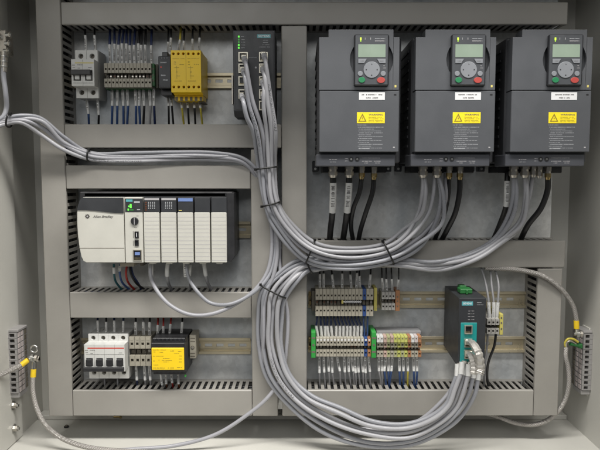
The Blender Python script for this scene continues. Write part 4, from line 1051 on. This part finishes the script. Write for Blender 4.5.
# left wall conduit bits
def lug(label, ring, neck, sleeve_end, nm='cable_lug', m='sleeve'):
    a, b, c = P(*ring), P(*neck), P(*sleeve_end)
    t = thing(nm, label, 'lug', a); mb = MB()
    mb.cyl(a+Vector((0,0,0))-Vector((2,0,0)), a+Vector((3,0,0)), 6.2, 'steel', 16); mb.cyl(a-Vector((6,0,0)), a+Vector((9,0,0)), 3.2, 'steel', 12); mb.cyl(a+Vector((5,0,0)), a+Vector((9,0,0)), 5, 'nickel', 6, smooth=False)
    mb.cyl(a, b, 3.6, 'steel', 10, r2=4.2); build('ring_terminal', mb, t)
    mb = MB(); mb.cyl(b, b.lerp(c,.85), 4.6, m, 14); build('crimp_sleeve', mb, t)
cable('grey cable hanging down from the clamp at the top left edge', [(4,58,120),(3.5,75,120),(6.5,95,120),(6,108,118),(2,118,120),(-14,123,124)], 4.0, group=None)
def top_clamp():
    t = thing('cable_clamp','steel clamp with bolts on the left wall above the hanging cable','clamp',P(3,45,110))
    mb = MB(); c = P(2,42,112); mb.box(c.x-14,c.x+7,c.z-20,c.z+19,88,112,'nickel',1.2); build('clamp_plate', mb, t)
    for k,(px,py) in enumerate(((9.5,35),(8.5,43.5),(7.5,51),(0,37))):
        mb = MB(); c = P(px,py,114); mb.cyl(c-Vector((6,0,0)), c+Vector((3,0,0)), 3.4, 'steel', 10); mb.cyl(c+Vector((0,0,0)), c+Vector((2,0,0)), 5.2, 'nickel', 6, smooth=False); build('bolt', mb, t)
    mb = MB(); a,b = P(4.2,52,118),P(4,72,119); mb.cyl(a,b,6.0,'nickel',12,r2=4.8); 
    for q in (.2,.45,.7): c=a.lerp(b,q); d=(b-a)*.06; mb.cyl(c,c+d,6.6,'steel',12)
    build('crimp_ferrule', mb, t)
top_clamp()
# wall mounted terminal blocks (stacked vertically, wire entries facing the camera)
def wall_block(side, label):
    sgn = -1 if side == 'l' else 1
    Xw = XL if side == 'l' else XR
    if side == 'l': hf, hb, prot, zt, zb_ = 72, 30, 20, Z(331,60), Z(391,60)
    else: hf, hb, prot, zt, zb_ = 47, 3, 17, Z(333,40), Z(389,40)
    xi = Xw+prot if side == 'l' else Xw-prot
    t = thing('wall_terminal_block', label, 'terminals', (Xw,-(hf+hb)/2,(zt+zb_)/2))
    n = 11; w = (zt-zb_)/n
    xa, xb_ = min(Xw,xi), max(Xw,xi)
    xa += .3; xb_ -= .3
    for k in range(n):
        mb = MB(); z0 = zb_+k*w; z1 = z0+w-.5
        hx = (xb_-xa)
        q0, q1 = (xa+hx*.35, xa+hx*.8) if side=='l' else (xa+hx*.22, xa+hx*.66)
        mb.grid([xa,q0,q1,xb_],[z0,z0+w*.17,z1-w*.14,z1],lambda i,j:(i,j)!=(1,1),hb,hf,'wblock',floors={(1,1):hf-9},fm='termd')
        # marker tag and screw wells on the outward face
        xo = xi-.2 if side=='l' else xi+.2
        for (ha,hc_,m) in ((hf-13,hf-4,'tpink'),(hb+6,hb+14,'termd'),(hb+19,hb+26,'tpink')):
            if side == 'l': mb.box(xo, xo+.9, z0+.8, z1-.8, ha, hc_, m, .2)
            else: mb.box(xo-.9, xo, z0+.8, z1-.8, ha, hc_, m, .2)
        build('terminal', mb, t)
    mb = MB(); mb.box(xa,xb_+(2 if side=='l' else 0),zt,zt+5,hb+4,hf-2,'wblock',1); build('end_bracket', mb, t); mb = MB(); mb.box(xa,xb_,zb_-9,zb_-.4,hb+8,hf-2,'wblock',1); build('end_bracket', mb, t)
    mb = MB()
    if side=='l': mb.box(Xw+.2,Xw+3,zb_-22,zt+10,hb+8,hb+34,'wall',.4)
    else: mb.box(Xw-3,Xw-.2,zb_-14,zt+8,hb+8,hb+34,'wall',.4)
    build('mounting_rail', mb, t)
    return t
wall_block('l','grey terminal block on the left cabinet wall beside two cable lugs')
wall_block('r','grey terminal block on the right cabinet wall with pinkish marker tags')
# left wall strut with bolts
t = thing('wall_strut','grey vertical strut with two bolts on the left cabinet wall','strut',(XL+3,-60,-200))
mb = MB(); mb.box(XL+.2,XL+5,ZF+1,ZT-1,29,HF+100,'wall',1); build('strut_plate', mb, t)
for py in (405.5,428.5):
    c = P(13.5,py,64); c.x = XL+5
    mb = MB(); mb.cyl(c,c+Vector((1.5,0,0)),8,'steel',20); mb.cyl(c+Vector((1.5,0,0)),c+Vector((7,0,0)),5.2,'nickel',6,smooth=False); mb.cyl(c+Vector((7,0,0)),c+Vector((10,0,0)),2.6,'steel',10); build('bolt', mb, t)
# lugs and braided straps
lug('upper left lug with short yellow sleeve pointing left from the stud', (32,358,74),(28,360,80),(20,366,88))
lug('lower left lug with yellow sleeve pointing down from the stud', (34,359,70),(33.6,369,72),(33,378.5,74))
mb = MB(); c=P(34,349,66); mb.tube([c+Vector((6*math.cos(a/14*2*math.pi),0,6*math.sin(a/14*2*math.pi))) for a in range(14)],1.9,'steel',8,closed=True); tag(build('ring_lug', mb),'bare steel ring lug above the stud on the left wall block','lug')
cable('braided strap running left out of the picture from the left wall stud', [(21,365.2,88),(10,370.5,100),(-2,376,112),(-14,381,122)], 4.1, m='braid', name='braided_strap', n=16)
cable('braided strap curving from the left wall stud down to the cabinet floor', [(33,377,74),(33,390,76),(36.5,407,78),(45,424,84),(60,437,92),(82,446,100),(115,450.5,108),(150,452,112)], 4.1, m='braid', name='braided_strap', n=16)
cable('braided strap arching from behind the converter to the right wall block', [(485,268,58),(500,268.5,60),(520,270,64),(543,276,68),(562,290,66),(573,306,62),(576.5,321,60)], 4.1, m='braid', name='braided_strap', n=16)
lug('right lug with yellow sleeve on top of the right wall block', (577,334,58),(576.6,328.5,60),(576.2,319,60))
cable('braided strap hanging from the right wall block and curving under the duct', [(566,347,60),(565.5,356,62),(568,368,62),(568.5,385,62),(563.5,403,58),(551,418,54),(535,424.5,52),(516,423,44),(496,416,30),(470,410,12)], 4.1, m='braid', name='braided_strap', n=16)
wire('yellow-green earth wire looping into the right wall block', [(566,348,60),(565,343,61),(568,339,62),(573,339,62),(578,342,60)], 'yg', 2.0, name='earth_wire')
wire('pale shield wire looping into the right wall block', [(566.5,349,60),(566.5,343,63),(570,341,64),(576,344,60)], 'nickel', 1.3, name='shield_wire')
mb = MB(); c0,c1 = P(570,344,62),P(580,346,56); mb.cyl(c0,c1,2.8,'connector',10); mb.box(c1.x-3,c1.x+4,c1.z-4,c1.z+4,46,58,'connector',.8); tag(build('green_plug', mb),'green plug pushed into the right wall block','plug')
cable('thin wall-side cable dropping beside the right wall block', [(578,322,30),(583,300,12),(588,320,4),(586,395,-4),(586,418,-10),(570,430,-10)], 1.6, m='grey_cable', name='thin_cable') if False else None
# small things on the floor
mb = MB(); c = P(66.5,428,-8); c.z = ZF; mb.cyl(c+Vector((0,0,.2)),c+Vector((0,0,2.4)),4.6,'black',12); mb.cyl(c+Vector((0,0,2.4)),c+Vector((0,0,4.4)),2.4,'termd',8); tag(build('screw', mb),'small dark screw on the cabinet floor at lower left','screw')
mb = MB(); c = P(117,423,-28); mb.cyl((c.x-6,c.y,ZF+13),(c.x+6,c.y,ZF+13),2.6,'brass',10); mb.cyl((c.x+6,c.y,ZF+13),(c.x+9,c.y,ZF+13),4.4,'brass',6,smooth=False); tag(build('floor_bolt', mb),'small brass bolt lying below the bottom left duct','bolt')

# ------------------------------------------------------------------ light, world, camera
def area(name, loc, target, sx, sy, power, col):
    l = bpy.data.lights.new(name, 'AREA'); l.shape = 'RECTANGLE'; l.size = sx; l.size_y = sy; l.energy = power; l.color = col
    o = bpy.data.objects.new(name, l); COL.objects.link(o); o.location = loc
    d = Vector(target)-Vector(loc); o.rotation_euler = d.to_track_quat('-Z','Z').to_euler(); return o
area('ceiling_lamp', (.25,-.98,1.72), (0,-.1,-.12), 2.8, .30, 98, (1,.975,.925))
area('fill_light', (-.5,-3.1,1.35), (0,0,-.05), 3.4, 1.0, 34, (.98,.98,.96))  # unseen fill light, added behind the camera to soften the shade
w = bpy.data.worlds.new('World'); sc.world = w; w.use_nodes = True
bg = w.node_tree.nodes['Background']; bg.inputs[0].default_value = (.93,.96,1,1); bg.inputs[1].default_value = .09
cam = bpy.data.cameras.new('camera'); co = bpy.data.objects.new('camera', cam); COL.objects.link(co)
co.location = (0,-DC*S,0); co.rotation_euler = (math.pi/2-PITCH,0,0)
cam.sensor_width = 36; cam.lens = F/600*36; cam.clip_start = .01; cam.clip_end = 50
sc.camera = co
sc.view_settings.view_transform = 'Standard'; sc.view_settings.look = 'None'; sc.view_settings.exposure = 0; sc.view_settings.gamma = 1
